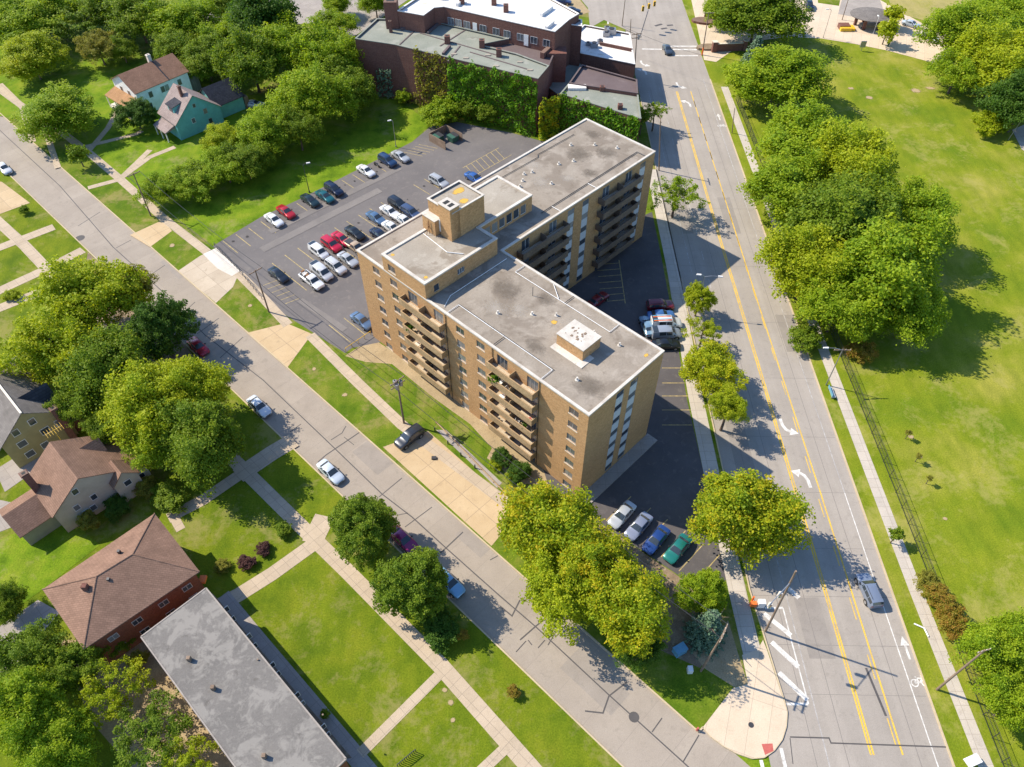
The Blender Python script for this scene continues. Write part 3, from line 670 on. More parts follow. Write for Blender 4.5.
for cx, cy, r_ in ((14.2, 38.4, 2.0), (13.2, 36.0, 1.7)): m_ = MB(); m_.sheet([(cx + r_ * rr.uniform(.7, 1.1) * math.cos(k * .6), cy + r_ * rr.uniform(.5, .8) * math.sin(k * .6)) for k in range(10)], 26.01); m_.build('sealant_patch', M['ochre'], pho)
lo_ = roofbox('stair_head', 8.4, 9.58, 37.4, 40.2, ZU - .02, 24.0, 'tan_brick')
m_ = MB(); m_.box(8.32, 9.6, 37.32, 40.28, 24.0, 24.1); m_.build('cap', M['coping'], lo_)
m_ = MB(); m_.box(9.17, 9.19, 37.05, 37.36, 22, 24.2); m_.build('service_door', M['white_metal'], lo_)
def pipeline(pts, mat, z, r=.05, name='roof_pipe'):
    m_ = MB(); m_.path([(p[0], p[1], z) for p in pts], r, n=6); return m_.build(name, M[mat], ap)
pipeline([(.3, 26.3), (2.5, 26.3), (2.5, 8.4), (.3, 8.4)], 'white_metal', ZR + .12); pipeline([(.4, 17.2), (2.45, 17.2)], 'dark_metal', ZR + .14)
pipeline([(2.68, 26.5), (2.68, 8.2)], 'dark_metal', ZR + .05, .04)
pipeline([(15.2, 25.5), (13.2, 25.5), (13.2, 7.5), (15.2, 7.5)], 'white_metal', ZR + .12); pipeline([(13.2, 15.8), (15.2, 15.8)], 'dark_metal', ZR + .14); pipeline([(15.1, 19.6), (13.3, 17)], 'white_metal', ZR + .13)
pipeline([(26.5, 32.6), (51.4, 32.6), (51.4, 30.8)], 'dark_metal', ZR + .12, .07); pipeline([(38.0, 32.6), (38.0, 30.8)], 'white_metal', ZR + .13); pipeline([(29.0, 32.6), (29.0, 30.8)], 'white_metal', ZR + .13)
pipeline([(28, 44.2), (38, 44.0), (38.6, 44.6), (48, 44.4)], 'dark_metal', ZR + .1, .05)
pipeline([(7.5, 39.2), (7.0, 33.4), (8.4, 31.4)], 'white_metal', ZU + .08, .06); pipeline([(4, 41.4), (9, 40.6), (14, 42.2)], 'rust', ZR + .1, .06)
pipeline([(0.8, 27.5), (3.0, 28.6), (14.5, 28.6)], 'white_metal', ZR + .1, .05)
for x, y in ((3.5, 5.0), (8.4, 17.6), (5.2, 21.2), (10.6, 15), (11.6, 9), (12.2, 5)):
    m_ = MB(); m_.tube((x, y, ZR), (x, y, ZR + .5), .14, n=8); m_.tube((x, y, ZR - .02), (x, y, ZR + .05), .3, n=10); m_.build('vent_pipe', M['coping'], ap)
for x, y in ((31, 41), (32.6, 42.2), (34, 41.6), (33.8, 37), (45, 42.5), (48, 39.5), (29.5, 40.2), (39, 40), (41.5, 38.8), (50, 36)):
    m_ = MB(); m_.tube((x, y, ZR), (x, y, ZR + .45), .16, n=8); m_.tube((x, y, ZR - .02), (x, y, ZR + .05), .34, n=10); m_.build('vent_pipe', M['coping'], ap)
m_ = MB(); m_.tube((11.3, 20.2, ZR), (11.3, 20.2, ZR + 1.6), .05, n=6); m_.build('vent_stack', M['dark_metal'], ap)
m_ = MB(); m_.path([(8.2, 38.6, ZU), (8.2, 38.6, ZU + 2.4)], .05)
for k in range(4): m_.tube((8.2 - .5, 38.6 - .3, ZU + 1.2 + .3 * k), (8.2 + .5, 38.6 + .3, ZU + 1.2 + .3 * k), .03, n=5)
m_.tube((7.6, 38.6, ZU), (8.2, 38.6, ZU + 1.5), .04, n=5); m_.tube((8.6, 38.1, ZU), (8.2, 38.6, ZU + 1.5), .04, n=5); m_.build('antenna', M['rust'], ap)
m_ = MB()
for k in range(9): m_.tube((8.2 + .45 * k, 41.2, ZR), (8.2 + .45 * k, 41.2, ZR + .9), .025, n=4)
m_.tube((8.2, 41.2, ZR + .9), (11.8, 41.2, ZR + .9), .03, n=4); m_.tube((8.2, 41.2, ZR + .5), (11.8, 41.2, ZR + .5), .03, n=4); m_.build('guard_rail', M['rust'], ap)
for q_, z_ in (([(.6, 38.3), (1.5, 38.1), (1.7, 39.2), (.7, 39.4)], ZU - .02), ([(.5, 30.9), (1.8, 31.0), (1.5, 32.2), (.6, 31.9)], ZU - .018),
    ([(12.5, .9), (13.9, .8), (14.1, 1.7), (12.8, 1.8)], ZR - .02), ([(8.6, 13.8), (9.9, 13.4), (10.2, 14.9), (9.0, 15.3)], ZR - .018)):
    m_ = MB(); m_.sheet(q_, z_); m_.build('sealant_patch', M['ochre'], ap)
rr = random.Random(12)
for x, y, r_, mt in ((5.5,22,2.2,'pale_stain'),(8.0,19.5,1.6,'pale_stain'),(10.5,12.5,1.8,'pale_stain'),(4.2,13,2.0,'dark_stain'),(3.5,3.5,2.4,'dark_stain'),(9.5,24,2.6,'dark_stain'),(12,18,1.6,'dark_stain'),(33,38,2.4,'pale_stain'),(36,43,1.8,'pale_stain'),(44,40,3.0,'dark_stain'),(48,37,2.4,'dark_stain'),(41,34.5,2.0,'dark_stain'),(37,36,1.5,'pale_stain'),(50,42,1.8,'dark_stain')):
    m_ = MB(); r_ *= 1.5; m_.sheet([(x + r_ * rr.uniform(.7,1.2) * math.cos(k * .524), y + r_ * 1.2 * rr.uniform(.7,1.2) * math.sin(k * .524)) for k in range(12)], ZR - .018 + .0011 * (r_ % 1.0) * 9); m_.build('stain', M[mt], ap)
m_ = MB(); m_.box(.4, 15.9, -1.9, -.02, -.1, .16); m_.build('plinth', M['path_grey'], ap)
m_ = MB(); m_.box(-.9, -.02, 11.5, 13.7, 2.05, 2.2); m_.build('door_canopy', M['coping'], ap)
m_ = MB(); m_.box(-.03, -.005, 12.0, 13.2, -.2, 1.9); m_.build('door', M['door'], ap)
# things kept on the balconies
def on_balc(u, k, v=-.8): return ap.matrix_basis @ Vector((v, u, ZC7[k] - 1.40)) if False else Vector((A0.x, A0.y, 0)) + UX * v + UY * u + Vector((0, 0, ZC7[k] - 1.40))
def pot_plant(p, label, mat, s=1.0):
    t = empty('potted_plant', p, 0, label, 'plant', 'pot plants kept on the balconies')
    m_ = MB(); m_.tube((0,0,0), (0,0,.35*s), .16*s, .22*s, 10); m_.build('pot', M['rust'], t)
    m_ = MB(); rr = random.Random(int(p.x*100))
    for k in range(60):
        c = Vector((rr.gauss(0, .2), rr.gauss(0, .2), .35 + abs(rr.gauss(.25, .18)))) * s; a = Vector((rr.uniform(-1,1), rr.uniform(-1,1), rr.uniform(-.5,1))).normalized() * .12 * s; b = a.orthogonal() * .8
        m_.face([c - a - b, c + a - b, c + a + b, c - a + b])
    m_.build('leaves', LEAF[mat], t)
def patio_chair(p, label, mat, rz):
    t = empty('patio_chair', p, rz, label, 'chair', 'chairs set out on the balconies')
    m_ = MB(); m_.box(-.25,.25,-.25,.25,.38,.43); m_.build('seat', M[mat], t)
    m_ = MB(); m_.hexa([(-.25,.2,.43),(.25,.2,.43),(.25,.25,.43),(-.25,.25,.43)], [(-.23,.3,.9),(.23,.3,.9),(.23,.34,.9),(-.23,.34,.9)]); m_.build('backrest', M[mat], t)
    for sx in (-.22, .22):
        for sy in (-.22, .22): m_ = MB(); m_.tube((sx, sy, 0), (sx, sy, .38), .02, n=5); m_.build('leg', M[mat], t)
def patio_table(p, label, mat):
    t = empty('patio_table', p, 0, label, 'table', 'tables set out on the balconies')
    m_ = MB(); m_.tube((0,0,.66), (0,0,.7), .45, n=16); m_.build('tabletop', M[mat], t)
    for a in (0, 2.1, 4.2): m_ = MB(); m_.tube((.3*math.cos(a), .3*math.sin(a), 0), (.1*math.cos(a), .1*math.sin(a), .66), .02, n=5); m_.build('leg', M[mat], t)
# ---------------------------------------------------------------- houses
def gable(px_r1, px_r2, zr, px_e, ze):
    """reads a ridge (two pixels at zr) and one eave pixel (at ze): centre, bearing, ridge length, half width"""
    a, b = at(*px_r1, zr), at(*px_r2, zr); a.z = b.z = 0
    d = (b - a); L = d.length; d.normalize(); e = at(*px_e, ze); e.z = 0
    n = Vector((-d.y, d.x, 0)); return (a + b) / 2, math.atan2(d.y, d.x), L, abs((e - a).dot(n))
def gable_body(L, w, ze, zr, oh=.35, wall='sd_white', roof='sh_brown', parent=None, name='wall', rname='roof', x0=None, th=.14, z0=0.0, x1=None):
    """walls and a pitched roof along local x, centred; returns (wall, roof)"""
    a, b = (-L/2 if x0 is None else x0), (L/2 if x1 is None else x1)
    m_ = MB(); m_.face([(a,-w,z0),(b,-w,z0),(b,-w,ze),(a,-w,ze)]); m_.face([(b,w,z0),(a,w,z0),(a,w,ze),(b,w,ze)])
    m_.face([(a,w,z0),(a,-w,z0),(a,-w,ze),(a,0,zr),(a,w,ze)]); m_.face([(b,-w,z0),(b,w,z0),(b,w,ze),(b,0,zr),(b,-w,ze)])
    wo = m_.build(name, M[wall], parent)
    s = (zr - ze) / w; m_ = MB()
    for k in (-1, 1):
        E0 = (a - oh, k * (w + oh), ze - s * oh); E1 = (b + oh, k * (w + oh), ze - s * oh); R0 = (a - oh, 0, zr); R1 = (b + oh, 0, zr)
        up = lambda p, h: (p[0], p[1], p[2] + h)
        q = [E0, E1, R1, R0] if k < 0 else [E1, E0, R0, R1]
        m_.hexa([up(p, .01) for p in q], [up(p, th) for p in q])
    ro = m_.build(rname, M[roof], parent)
    return wo, ro
def hwin(parent, x, y, z, rz, w=.95, h=1.3, frame='trim', nm=1):
    o = window_proto(w, h, nm, frame, False); o.parent = parent; o.location = (x, y, z); o.rotation_euler = (0, 0, rz)
    # stand the frame proud of the wall
    o.location = Vector((x, y, z)) + Vector((math.sin(rz), -math.cos(rz), 0)) * .085; return o
def chimney(parent, x, y, z0, z1, s=.4, mat='red_brick'):
    m_ = MB(); m_.box(x - s, x + s, y - s, y + s, z0, z1); m_.box(x - s - .08, x + s + .08, y - s - .08, y + s + .08, z1 - .25, z1 - .1)
    c = m_.build('chimney', M[mat], parent); m_ = MB(); m_.box(x - s * .5, x + s * .5, y - s * .5, y + s * .5, z1 + .001, z1 + .01); m_.build('flue', M['black'], c); return c
# white house with brown roof
c, rz, L, w = gable((119,75), (171,54), 8.3, (133,95), 5.7); w = min(w, 5.0)
h = empty('house', (c.x, c.y, 0), rz, 'white clapboard house with a brown gable roof and an orange roofed porch', 'house')
gable_body(L, w, 5.7, 8.3, .4, 'sd_white', 'sh_brown', h)
m_ = MB(); m_.tube((L*.13, -w - .42, 5.55), (L*.13, -.2, 8.36), .16, n=6); m_.build('roof_valley', M['sh_dark'], h)
chimney(h, L*.12, .8, 7.4, 9.8, .4, 'sill')
for x in (-3.5, -.3, .8, 4.2): hwin(h, x, -w, 4.0, 0, 1.0, 1.4, 'frame')
for x in (-4.5, 1.5, 3.5): hwin(h, x, -w, 1.5, 0, 1.0, 1.5, 'frame')
for y in (-1.6, 1.6): hwin(h, -L/2, y, 4.4, -H2, 1.0, 1.4, 'frame')
po = MB(); po.hexa([(-L/2 - 3.1, -w + .1, 2.9), (-L/2 - .02, -w + .1, 3.9), (-L/2 - .02, w - .1, 3.9), (-L/2 - 3.1, w - .1, 2.9)], [(-L/2 - 3.1, -w + .1, 3.05), (-L/2 - .02, -w + .1, 4.05), (-L/2 - .02, w - .1, 4.05), (-L/2 - 3.1, w - .1, 3.05)])
porch = po.build('porch_roof', M['sh_orange'], h)
for y in (-w + .4, -.9, .9, w - .4): m_ = MB(); m_.box(-L/2 - 3.0, -L/2 - 2.8, y - .1, y + .1, 0, 2.95); m_.build('post', M['trim'], porch)
m_ = MB(); m_.box(-L/2 - 3.0, -L/2 - .02, -w + .2, w - .2, 0, .6); m_.build('porch_floor', M['sill'], h)
m_ = MB(); m_.box(-L/2 - 4.2, -L/2 - 3.05, -.9, .9, 0, .35); m_.build('step', M['concrete'], h)
m_ = MB(); m_.hexa([(L/2 + .01, -w + .5, 0), (L/2 + 2.6, -w + .5, 0), (L/2 + 2.6, w - 1, 0), (L/2 + .01, w - 1, 0)], [(L/2 + .01, -w + .5, 4.6), (L/2 + 2.6, -w + .5, 4.0), (L/2 + 2.6, w - 1, 4.0), (L/2 + .01, w - 1, 4.6)]); m_.build('rear_extension', M['sh_slate'], h)
# teal house
c, rz, L, w = gable((191.5,95.5), (174,84.5), 8.6, (177.5,127.5), 4.2)
c2 = at(191.5,95.5,8.6); bear = ST + H2
L, w = 7.4, 5.5; c = Vector((c2.x, c2.y, 0)) + UY * (L/2)
h = empty('house', c, ST + H2, 'teal house with a pinkish grey steep roof, red chimney and dark rear wing', 'house')
gable_body(L, w, 4.0, 8.6, .35, 'sd_teal', 'sh_pink', h)
chimney(h, -.9, 1.0, 7, 10.2, .3)
d = MB(); d.hexa([(-1.7, 1.4, 5.2), (1.0, 1.4, 5.2), (1.0, 4.2, 4.6), (-1.7, 4.2, 4.6)], [(-1.7, 1.4, 7.2), (1.0, 1.4, 7.2), (1.0, 4.2, 6.5), (-1.7, 4.2, 6.5)]); do = d.build('dormer', M['sd_teal'], h)
m_ = MB(); m_.hexa([(-1.9, 1.1, 7.22), (1.2, 1.1, 7.22), (1.2, 4.5, 6.47), (-1.9, 4.5, 6.47)], [(-1.9, 1.1, 7.34), (1.2, 1.1, 7.34), (1.2, 4.5, 6.6), (-1.9, 4.5, 6.6)]); m_.build('dormer_roof', M['sh_dark'], do)
m_ = MB(); m_.box(-1.2, .5, 4.21, 4.26, 5.1, 6.2); m_.build('window', M['glass'], do)
m_ = MB(); m_.hexa([(-L/2 + 1, w + .05, 2.6), (L/2 - 1, w + .05, 2.6), (L/2 - 1, w + 2.6, 2.2), (-L/2 + 1, w + 2.6, 2.2)], [(-L/2 + 1, w + .05, 3.3), (L/2 - 1, w + .05, 3.3), (L/2 - 1, w + 2.6, 2.4), (-L/2 + 1, w + 2.6, 2.4)]); pr = m_.build('porch_roof', M['sh_pink'], h)
for x in (-2.4, 0, 2.4): m_ = MB(); m_.box(x - .1, x + .1, w + 2.3, w + 2.5, 0, 2.2); m_.build('post', M['trim'], pr)
hwin(h, -L/2, 0.2, 6.3, -H2, .7, .9, 'frame'); hwin(h, -L/2, -1.9, 4.2, -H2, .9, 1.2, 'frame'); hwin(h, -L/2, 1.4, 3.2, -H2, .9, 1.2, 'trim'); hwin(h, -L/2, -2.4, 1.6, -H2, .9, 1.3, 'frame')
wg = empty('rear_wing', (1.2, -w - 3.4, 0)); wg.parent = h; wg.rotation_euler = (0, 0, -H2)
wl, rf = gable_body(7.0, 3.6, 3.4, 6.4, .35, 'sd_teal', 'sh_dark', h, 'rear_wing', 'rear_roof')
for o_ in (wl, rf): o_.location = (1.6, -w - 3.3, 0); o_.rotation_euler = (0, 0, H2)
bpy.data.objects.remove(wg)
m_ = MB(); m_.box(-2.4, 3.6, -w - 7.9, -w - 6.95, 0, 2.9); m_.build('rear_shed', M['wood'], h)
# cream house with rose roof
c, rz, L, w = gable((51.5,444), (77,477.5), 8.2, (59,510), 4.6)
h = empty('house', (c.x, c.y, 0), rz, 'cream stucco house with cross gabled rose brown roof and tall red chimney', 'house')
L, w = L + .2, 4.9
W2, ZL, ZRr = 7.8, 4.6, 3.2
m_ = MB(); X0, X1 = -L/2, L/2
m_.face([(X0,-w,0),(X1,-w,0),(X1,-w,ZL),(X0,-w,ZL)]); m_.face([(X1,W2,0),(X0,W2,0),(X0,W2,ZRr),(X1,W2,ZRr)])
m_.face([(X0,W2,0),(X0,-w,0),(X0,-w,ZL),(X0,0,8.2),(X0,W2,ZRr)]); m_.face([(X1,-w,0),(X1,W2,0),(X1,W2,ZRr),(X1,0,8.2),(X1,-w,ZL)]); m_.build('wall', M['sd_cream'], h)
m_ = MB()
for q in ([(X0-.3,-w-.3,ZL-.22),(X1+.3,-w-.3,ZL-.22),(X1+.3,0,8.2),(X0-.3,0,8.2)], [(X1+.3,W2+.3,ZRr-.19),(X0-.3,W2+.3,ZRr-.19),(X0-.3,0,8.2),(X1+.3,0,8.2)]):
    m_.hexa([(p[0],p[1],p[2]+.01) for p in q], [(p[0],p[1],p[2]+.15) for p in q])
m_.build('roof', M['sh_rose'], h)
gb_, gr_ = gable_body(2.6, 1.7, 4.2, 5.9, .25, 'sd_cream', 'sh_rose', h, 'front_gable', 'front_roof')
for o_ in (gb_, gr_): o_.location = (L/2 - .2, 4.6, 0)
gb_, gr_ = gable_body(3.0, 1.3, 5.4, 6.7, .2, 'sd_cream', 'sh_rose', h, 'dormer', 'dormer_roof')
for o_ in (gb_, gr_): o_.location = (-L/2 + 2.2, 3.4, 0); o_.rotation_euler = (0, 0, H2)
m_ = MB(); m_.hexa([(X0,W2,2.7),(X1-1,W2,2.7),(X1-1,W2+1.6,2.4),(X0,W2+1.6,2.4)],[(X0,W2,2.85),(X1-1,W2,2.85),(X1-1,W2+1.6,2.55),(X0,W2+1.6,2.55)]); m_.build('side_porch_roof', M['sd_cream'], h)
for y, z in ((-1.2, 6.2), (-2.2, 3.4), (.2, 3.4), (-.6, 1.6), (-1.6, 1.6)): hwin(h, L/2, y, z, H2, .85, 1.1, 'trim')
hwin(h, L/2 + 1.1, 4.6, 3.4, H2, 1.0, 1.1, 'trim'); hwin(h, L/2, 6.6, 1.9, H2, 1.0, 1.0, 'trim')
gl, grf = gable_body(6.4, 2.9, 2.9, 4.6, .3, 'sd_green', 'sh_rose', h, 'garage_wall', 'garage_roof')
for o_ in (gl, grf): o_.location = (-L/2 + 3.4, -w - 1.4, 0); o_.rotation_euler = (0, 0, H2 + .05)
chimney(h, -L/2 + 2.6, -w + .2, 0, 8.6, .45)
# brick house under a hip roof
ZE, ZT = 6.2, 8.6
q = [at(155,514,ZE), at(200,572,ZE), at(84,650,ZE), at(43,590,ZE)]; rA, rB = at(133,555,ZT), at(97,577,ZT)
c = sum(q, Vector()) / 4; c.z = 0
h = empty('house', c, 0, 'orange brick house under a rose brown hip roof beside the flat grey roof', 'house')
loc = lambda p, z=None: (p.x - c.x, p.y - c.y, p.z if z is None else z)
m_ = MB(); th = Vector((0, 0, .16))
for f_ in ((q[0], q[1], rA), (q[1], q[2], rB, rA), (q[2], q[3], rB), (q[3], q[0], rA, rB)):
    f2 = f_ if (f_[1] - f_[0]).cross(f_[2] - f_[0]).z > 0 else tuple(reversed(f_)); m_.face([loc(p + th) for p in f2])
for i in range(4): a_, b_ = q[i], q[(i+1) % 4]; m_.face([loc(b_), loc(a_), loc(a_ + th), loc(b_ + th)])
hr = m_.build('roof', M['sh_rose'], h)
m_ = MB(); cen = Vector((c.x, c.y, 0)); ins = [cen + (Vector((p.x, p.y, 0)) - cen) * .93 for p in q]
m_.prism([(p.x - c.x, p.y - c.y) for p in ins], 0, ZE + .02); m_.build('wall', M['orange_brick'], h)
m_ = MB()
for f_ in ((rA, q[0]), (rA, q[1]), (rB, q[2]), (rB, q[3]), (rA, rB)): m_.tube(loc(f_[0] + th), loc(f_[1] + th), .09, n=6)
m_.build('ridge_cap', M['sh_rose'], hr)
for px, py, zz in ((86,588,8.2), (108,579,8.5), (120,553,8.0)):
    p = at(px, py, zz); m_ = MB(); s = .3 if px < 90 else .16; m_.box(p.x - c.x - s, p.x - c.x + s, p.y - c.y - s, p.y - c.y + s, 7.0, 8.9 if s > .2 else 8.6); m_.build('roof_vent', M['red_brick'] if s > .2 else M['dark_metal'], hr)
sd_ = (ins[2] - ins[1]).normalized(); rzs = math.atan2(sd_.y, sd_.x) + math.pi
nrm = Vector((math.sin(rzs), -math.cos(rzs), 0))
if nrm.dot((ins[1] + ins[2]) / 2 - cen) < 0: rzs += math.pi
for t in (.12, .35, .6, .82):
    for z in (1.7, 4.4): p = ins[1].lerp(ins[2], t) - cen; hwin(h, p.x, p.y, z, rzs, 1.2, 1.0, 'sill', 2)
# flat roofed block
ZF = 6.4
q = [at(206,588,ZF), at(141,637,ZF), at(232,780,ZF), at(352,753,ZF)]
e1 = (q[1] - q[0]); e1.normalize(); n_ = Vector((-e1.y, e1.x, 0)); dirn = -UY
wd = (q[1] - q[0]).length; p0 = q[0]; p1 = q[0] - UX * wd; ln = (q[3] - q[0]).dot(dirn)
qq = [p0, p0 + dirn * ln, p1 + dirn * ln, p1]; c = sum(qq, Vector()) / 4; c.z = 0
h = empty('flats', c, 0, 'low brick flats under a blotchy blue grey flat roof beside the big lawn', 'apartment building')
pl = [(p.x - c.x, p.y - c.y) for p in qq]
m_ = MB(); m_.prism([(x * .985, y * .985) for x, y in pl], 0, ZF - .25); m_.build('wall', M['orange_brick'], h)
m_ = MB(); m_.prism(pl, ZF - .25, ZF); fr = m_.build('roof', M['roof_blue'], h)
m_ = MB()
for i in range(4): a_, b_ = pl[i], pl[(i+1) % 4]; m_.bar((*a_, ZF + .05), (*b_, ZF + .05), .16, .3)
m_.build('roof_edge', M['path_grey'], fr)
for px, py in ((190,660),(214,689),(265,757),(258,660),(323,715)):
    p = at(px, py, ZF); x, y = p.x - c.x, p.y - c.y; big = px < 300 and px != 258
    m_ = MB(); m_.box(x - .2, x + .2, y - .2, y + .2, ZF, ZF + (.75 if big else .2)) if big else m_.tube((x, y, ZF), (x, y, ZF + .2), .1, n=8)
    vv = m_.build('roof_vent', M['wood'], fr)
for t in (.1, .28, .46, .64, .82):
    for z in (1.6, 4.4): p = qq[0].lerp(qq[1], t) - c; hwin(h, p.x * .985, p.y * .985, z, ST, 1.5, 1.2, 'trim', 2)
# olive and slate houses on the left edge
p = at(20,412,9.2); e_ = at(63,411,5.6); w = abs((Vector((e_.x, e_.y, 0)) - Vector((p.x, p.y, 0))).dot(UX)); L = 11.0
h = empty('house', Vector((p.x, p.y, 0)) + UY * (L/2), ST + H2, 'olive yellow house with a brownish slate roof and flared eaves beyond the cream house', 'house')
gable_body(L, w, 5.6, 9.2, .5, 'sd_olive', 'sh_slate', h)
m_ = MB(); m_.bar((-L/2 - .5, 0, 9.42), (L/2 + .5, 0, 9.42), .3, .14); m_.build('ridge_cap', M['sill'], h)
gb_, gr_ = gable_body(4.4, 1.7, 6.0, 8.6, .3, 'sd_olive', 'sh_dark', h, 'dormer', 'dormer_roof')
for o_ in (gb_, gr_): o_.location = (-L/2 + 3.4, -w * .55, 0); o_.rotation_euler = (0, 0, H2)
for y, z, ww in ((w*.45, 6.3, 1.0), (-w*.1, 6.6, 1.0), (w*.5, 3.9, 1.3), (-w*.25, 3.9, 1.3), (-w*.7, 4.0, 1.0), (w*.5, 1.5, 1.3), (0, 1.5, 1.1)): hwin(h, -L/2, y, z, -H2, ww, 1.2, 'trim')
m_ = MB(); m_.box(-L/2 + .5, L/2 - 4, -w - 2.2, -w - .02, 0, 2.4); pp = m_.build('porch', M['door'], h)
m_ = MB(); m_.box(-L/2 + .2, L/2 - 3.7, -w - 2.5, -w - .01, 2.4, 2.55); m_.build('porch_roof', M['sh_slate'], pp)
chimney(h, -L/2 - .5, -w * .8, 0, 7.4, .45)
p = at(8,367,7.4); c = Vector((p.x, p.y, 0)) - UX * 5.5 + UY * 0.5
h = empty('house', c, ST, 'pale slate roofed house with red trim cut by the left edge', 'house')
gable_body(14, 4.4, 4.6, 7.6, .4, 'sd_green', 'sh_slate', h)
m_ = MB(); m_.box(6.9, 7.45, -4.7, 4.7, 3.9, 4.2); m_.build('fascia', M['red_pad'], h)
hwin(h, 7, -2, 2.2, H2, 1.1, 1.4); hwin(h, 7, 1.5, 2.2, H2, 1.1, 1.4)
# ---------------------------------------------------------------- the brick works and school behind the lot
def block(name, px, z, label, cat='building', wall='red_brick', roof='roof_sage', group=None, par=.35, copm='coping', z0=0.0):
    q = [at(x, y, z) for x, y in px]; c = sum(q, Vector()) / len(q); c.z = 0
    t = empty(name, c, 0, label, cat, group); pl = [(p.x - c.x, p.y - c.y) for p in q]
    a = sum(pl[i][0] * pl[(i+1) % len(pl)][1] - pl[(i+1) % len(pl)][0] * pl[i][1] for i in range(len(pl)))
    if a < 0: pl.reverse()
    w_ = MB()
    for i in range(len(pl)):
        p, q2 = Vector((*pl[i], 0)), Vector((*pl[(i+1) % len(pl)], 0)); w_.wall(p, q2 - p, (q2 - p).length, z0, z)
    w_.build('wall', M[wall], t); r_ = MB(); r_.sheet(pl, z - par); ro = r_.build('roof', M[roof], t)
    k = MB()
    for i in range(len(pl)):
        p, q2 = Vector((*pl[i], z)), Vector((*pl[(i+1) % len(pl)], z)); d = (q2 - p).normalized(); n = Vector((-d.y, d.x, 0))
        k.hexa([p - n * .04 - d * .02, q2 - n * .04 + d * .02, q2 + n * .3, p + n * .3], [x + Vector((0, 0, .14 + .004 * i)) for x in (p - n * .04 - d * .02, q2 - n * .04 + d * .02, q2 + n * .3, p + n * .3)])
    k.build('coping', M[copm], t); return t, c, ro
wk, wc, wr = block('brick_works', [(355,39),(395,45),(538,79),(549,66),(517,54),(480,45),(509,39),(427,20),(377,19)], 13.2, 'old red brick works with a sage grey flat roof and an ivy covered side', roof='roof_sage', copm='roof_sage', par=.25)
def lpx(c, px, py, z): p = at(px, py, z); return (p.x - c.x, p.y - c.y)
def rchim(parent, c, px, py, z, h, s, mat='red_brick'):
    x, y = lpx(c, px, py, z); m_ = MB(); m_.box(x - s, x + s, y - s, y + s, z - .3, z + h); o = m_.build('chimney', M[mat], parent)
    m_ = MB(); m_.box(x - s * .6, x + s * .6, y - s * .6, y + s * .6, z + h + .001, z + h + .02); m_.build('flue', M['black'], o)
rchim(wk, wc, 393.5, 26, 13, 6.0, 1.5); rchim(wk, wc, 391, 32, 13, 2.6, .35)
for px, py in ((447.5,43),(482,47),(499,56)): rchim(wk, wc, px, py, 13, 1.7, .6)
for a, b, hh in (((428,34),(438,25),.5), ((443,55),(450,47),.5), ((401,30),(412,28),.5)):
    m_ = MB(); m_.bar((*lpx(wc, *a, 13), 13 + hh), (*lpx(wc, *b, 13), 13 + hh), .5, hh + .1); m_.build('roof_kerb', M['roof_brown'], wk)
for a, b in (((398,46),(424,22)), ((420,33),(500,56)), ((440,46),(470,27)), ((460,46),(448,61)),((470,52),(530,70))):
    m_ = MB(); m_.bar((*lpx(wc, *a, 13), 13.06), (*lpx(wc, *b, 13), 13.06), .3, .2); m_.build('roof_seam', M['roof_brown'], wk)
for px, py in ((454,54),(488,55),(496,66),(520,62),(530,70),(466,58)):
    x, y = lpx(wc, px, py, 13); m_ = MB(); m_.box(x - .6, x + .6, y - .35, y + .35, 12.9, 13.1); m_.build('skylight', M['roof_pale'], wk)
bt, bc, br_ = block('brick_annexe', [(480,45),(517,54),(549,66),(556,50),(509,39.5)], 12.4, 'low annexe with a dull brown flat roof between the brick works and the school', roof='roof_brown', copm='roof_brown')
m_ = MB(); m_.bar((*lpx(bc, 542,58,12.2), 13.4), (*lpx(bc, 552,49,12.2), 13.4), 1.0, 1.3); m_.build('parapet', M['red_brick'], bt)
m_ = MB(); x, y = lpx(bc, 556, 62, 10); m_.box(x - 2.2, x + 2.2, y - 2, y + 1.6, 0, 12.9); m_.build('stair_tower', M['red_brick'], bt)
block('brick_link', [(538,80),(560,96),(571,83),(581,65),(556,51),(549,67)], 6.5, 'sunken brick link roof in shade between two roofs of the works', roof='roof_sage', copm='roof_sage')
lw, lc, lr = block('brick_wing', [(560,94),(641,119),(638,94),(569,83.5)], 9.6, 'sage roofed wing of the works beside the main road', roof='roof_sage', copm='roof_sage')
m_ = MB(); x, y = lpx(lc, 577, 87, 9.6); m_.box(x - 2, x + 2, y - .9, y + .9, 9.2, 9.8); m_.build('skylight', M['roof_white'], lw)
for px, py in ((602,90),(620,108)): rchim(lw, lc, px, py, 9.4, .9, .5)
sw_, sc_, sr_ = block('brick_shed', [(569,83.3),(638,93.8),(637,80),(582,65)], 9.9, 'low brick shed with a dull brown roof next to the sage roofed wing', roof='roof_brown', copm='roof_brown')
sm, smc, smr = block('brick_shop', [(559,49),(635,64.5),(630,33.5),(584,25)], 8.6, 'brick shop with a white flat roof and rooftop fans by the main road', roof='roof_white', copm='roof_white')
m_ = MB(); m_.bar((*lpx(smc, 600,45,8.3), 9.0), (*lpx(smc, 632,51.5,8.3), 9.0), .35, .8); m_.build('parapet', M['red_brick'], sm)
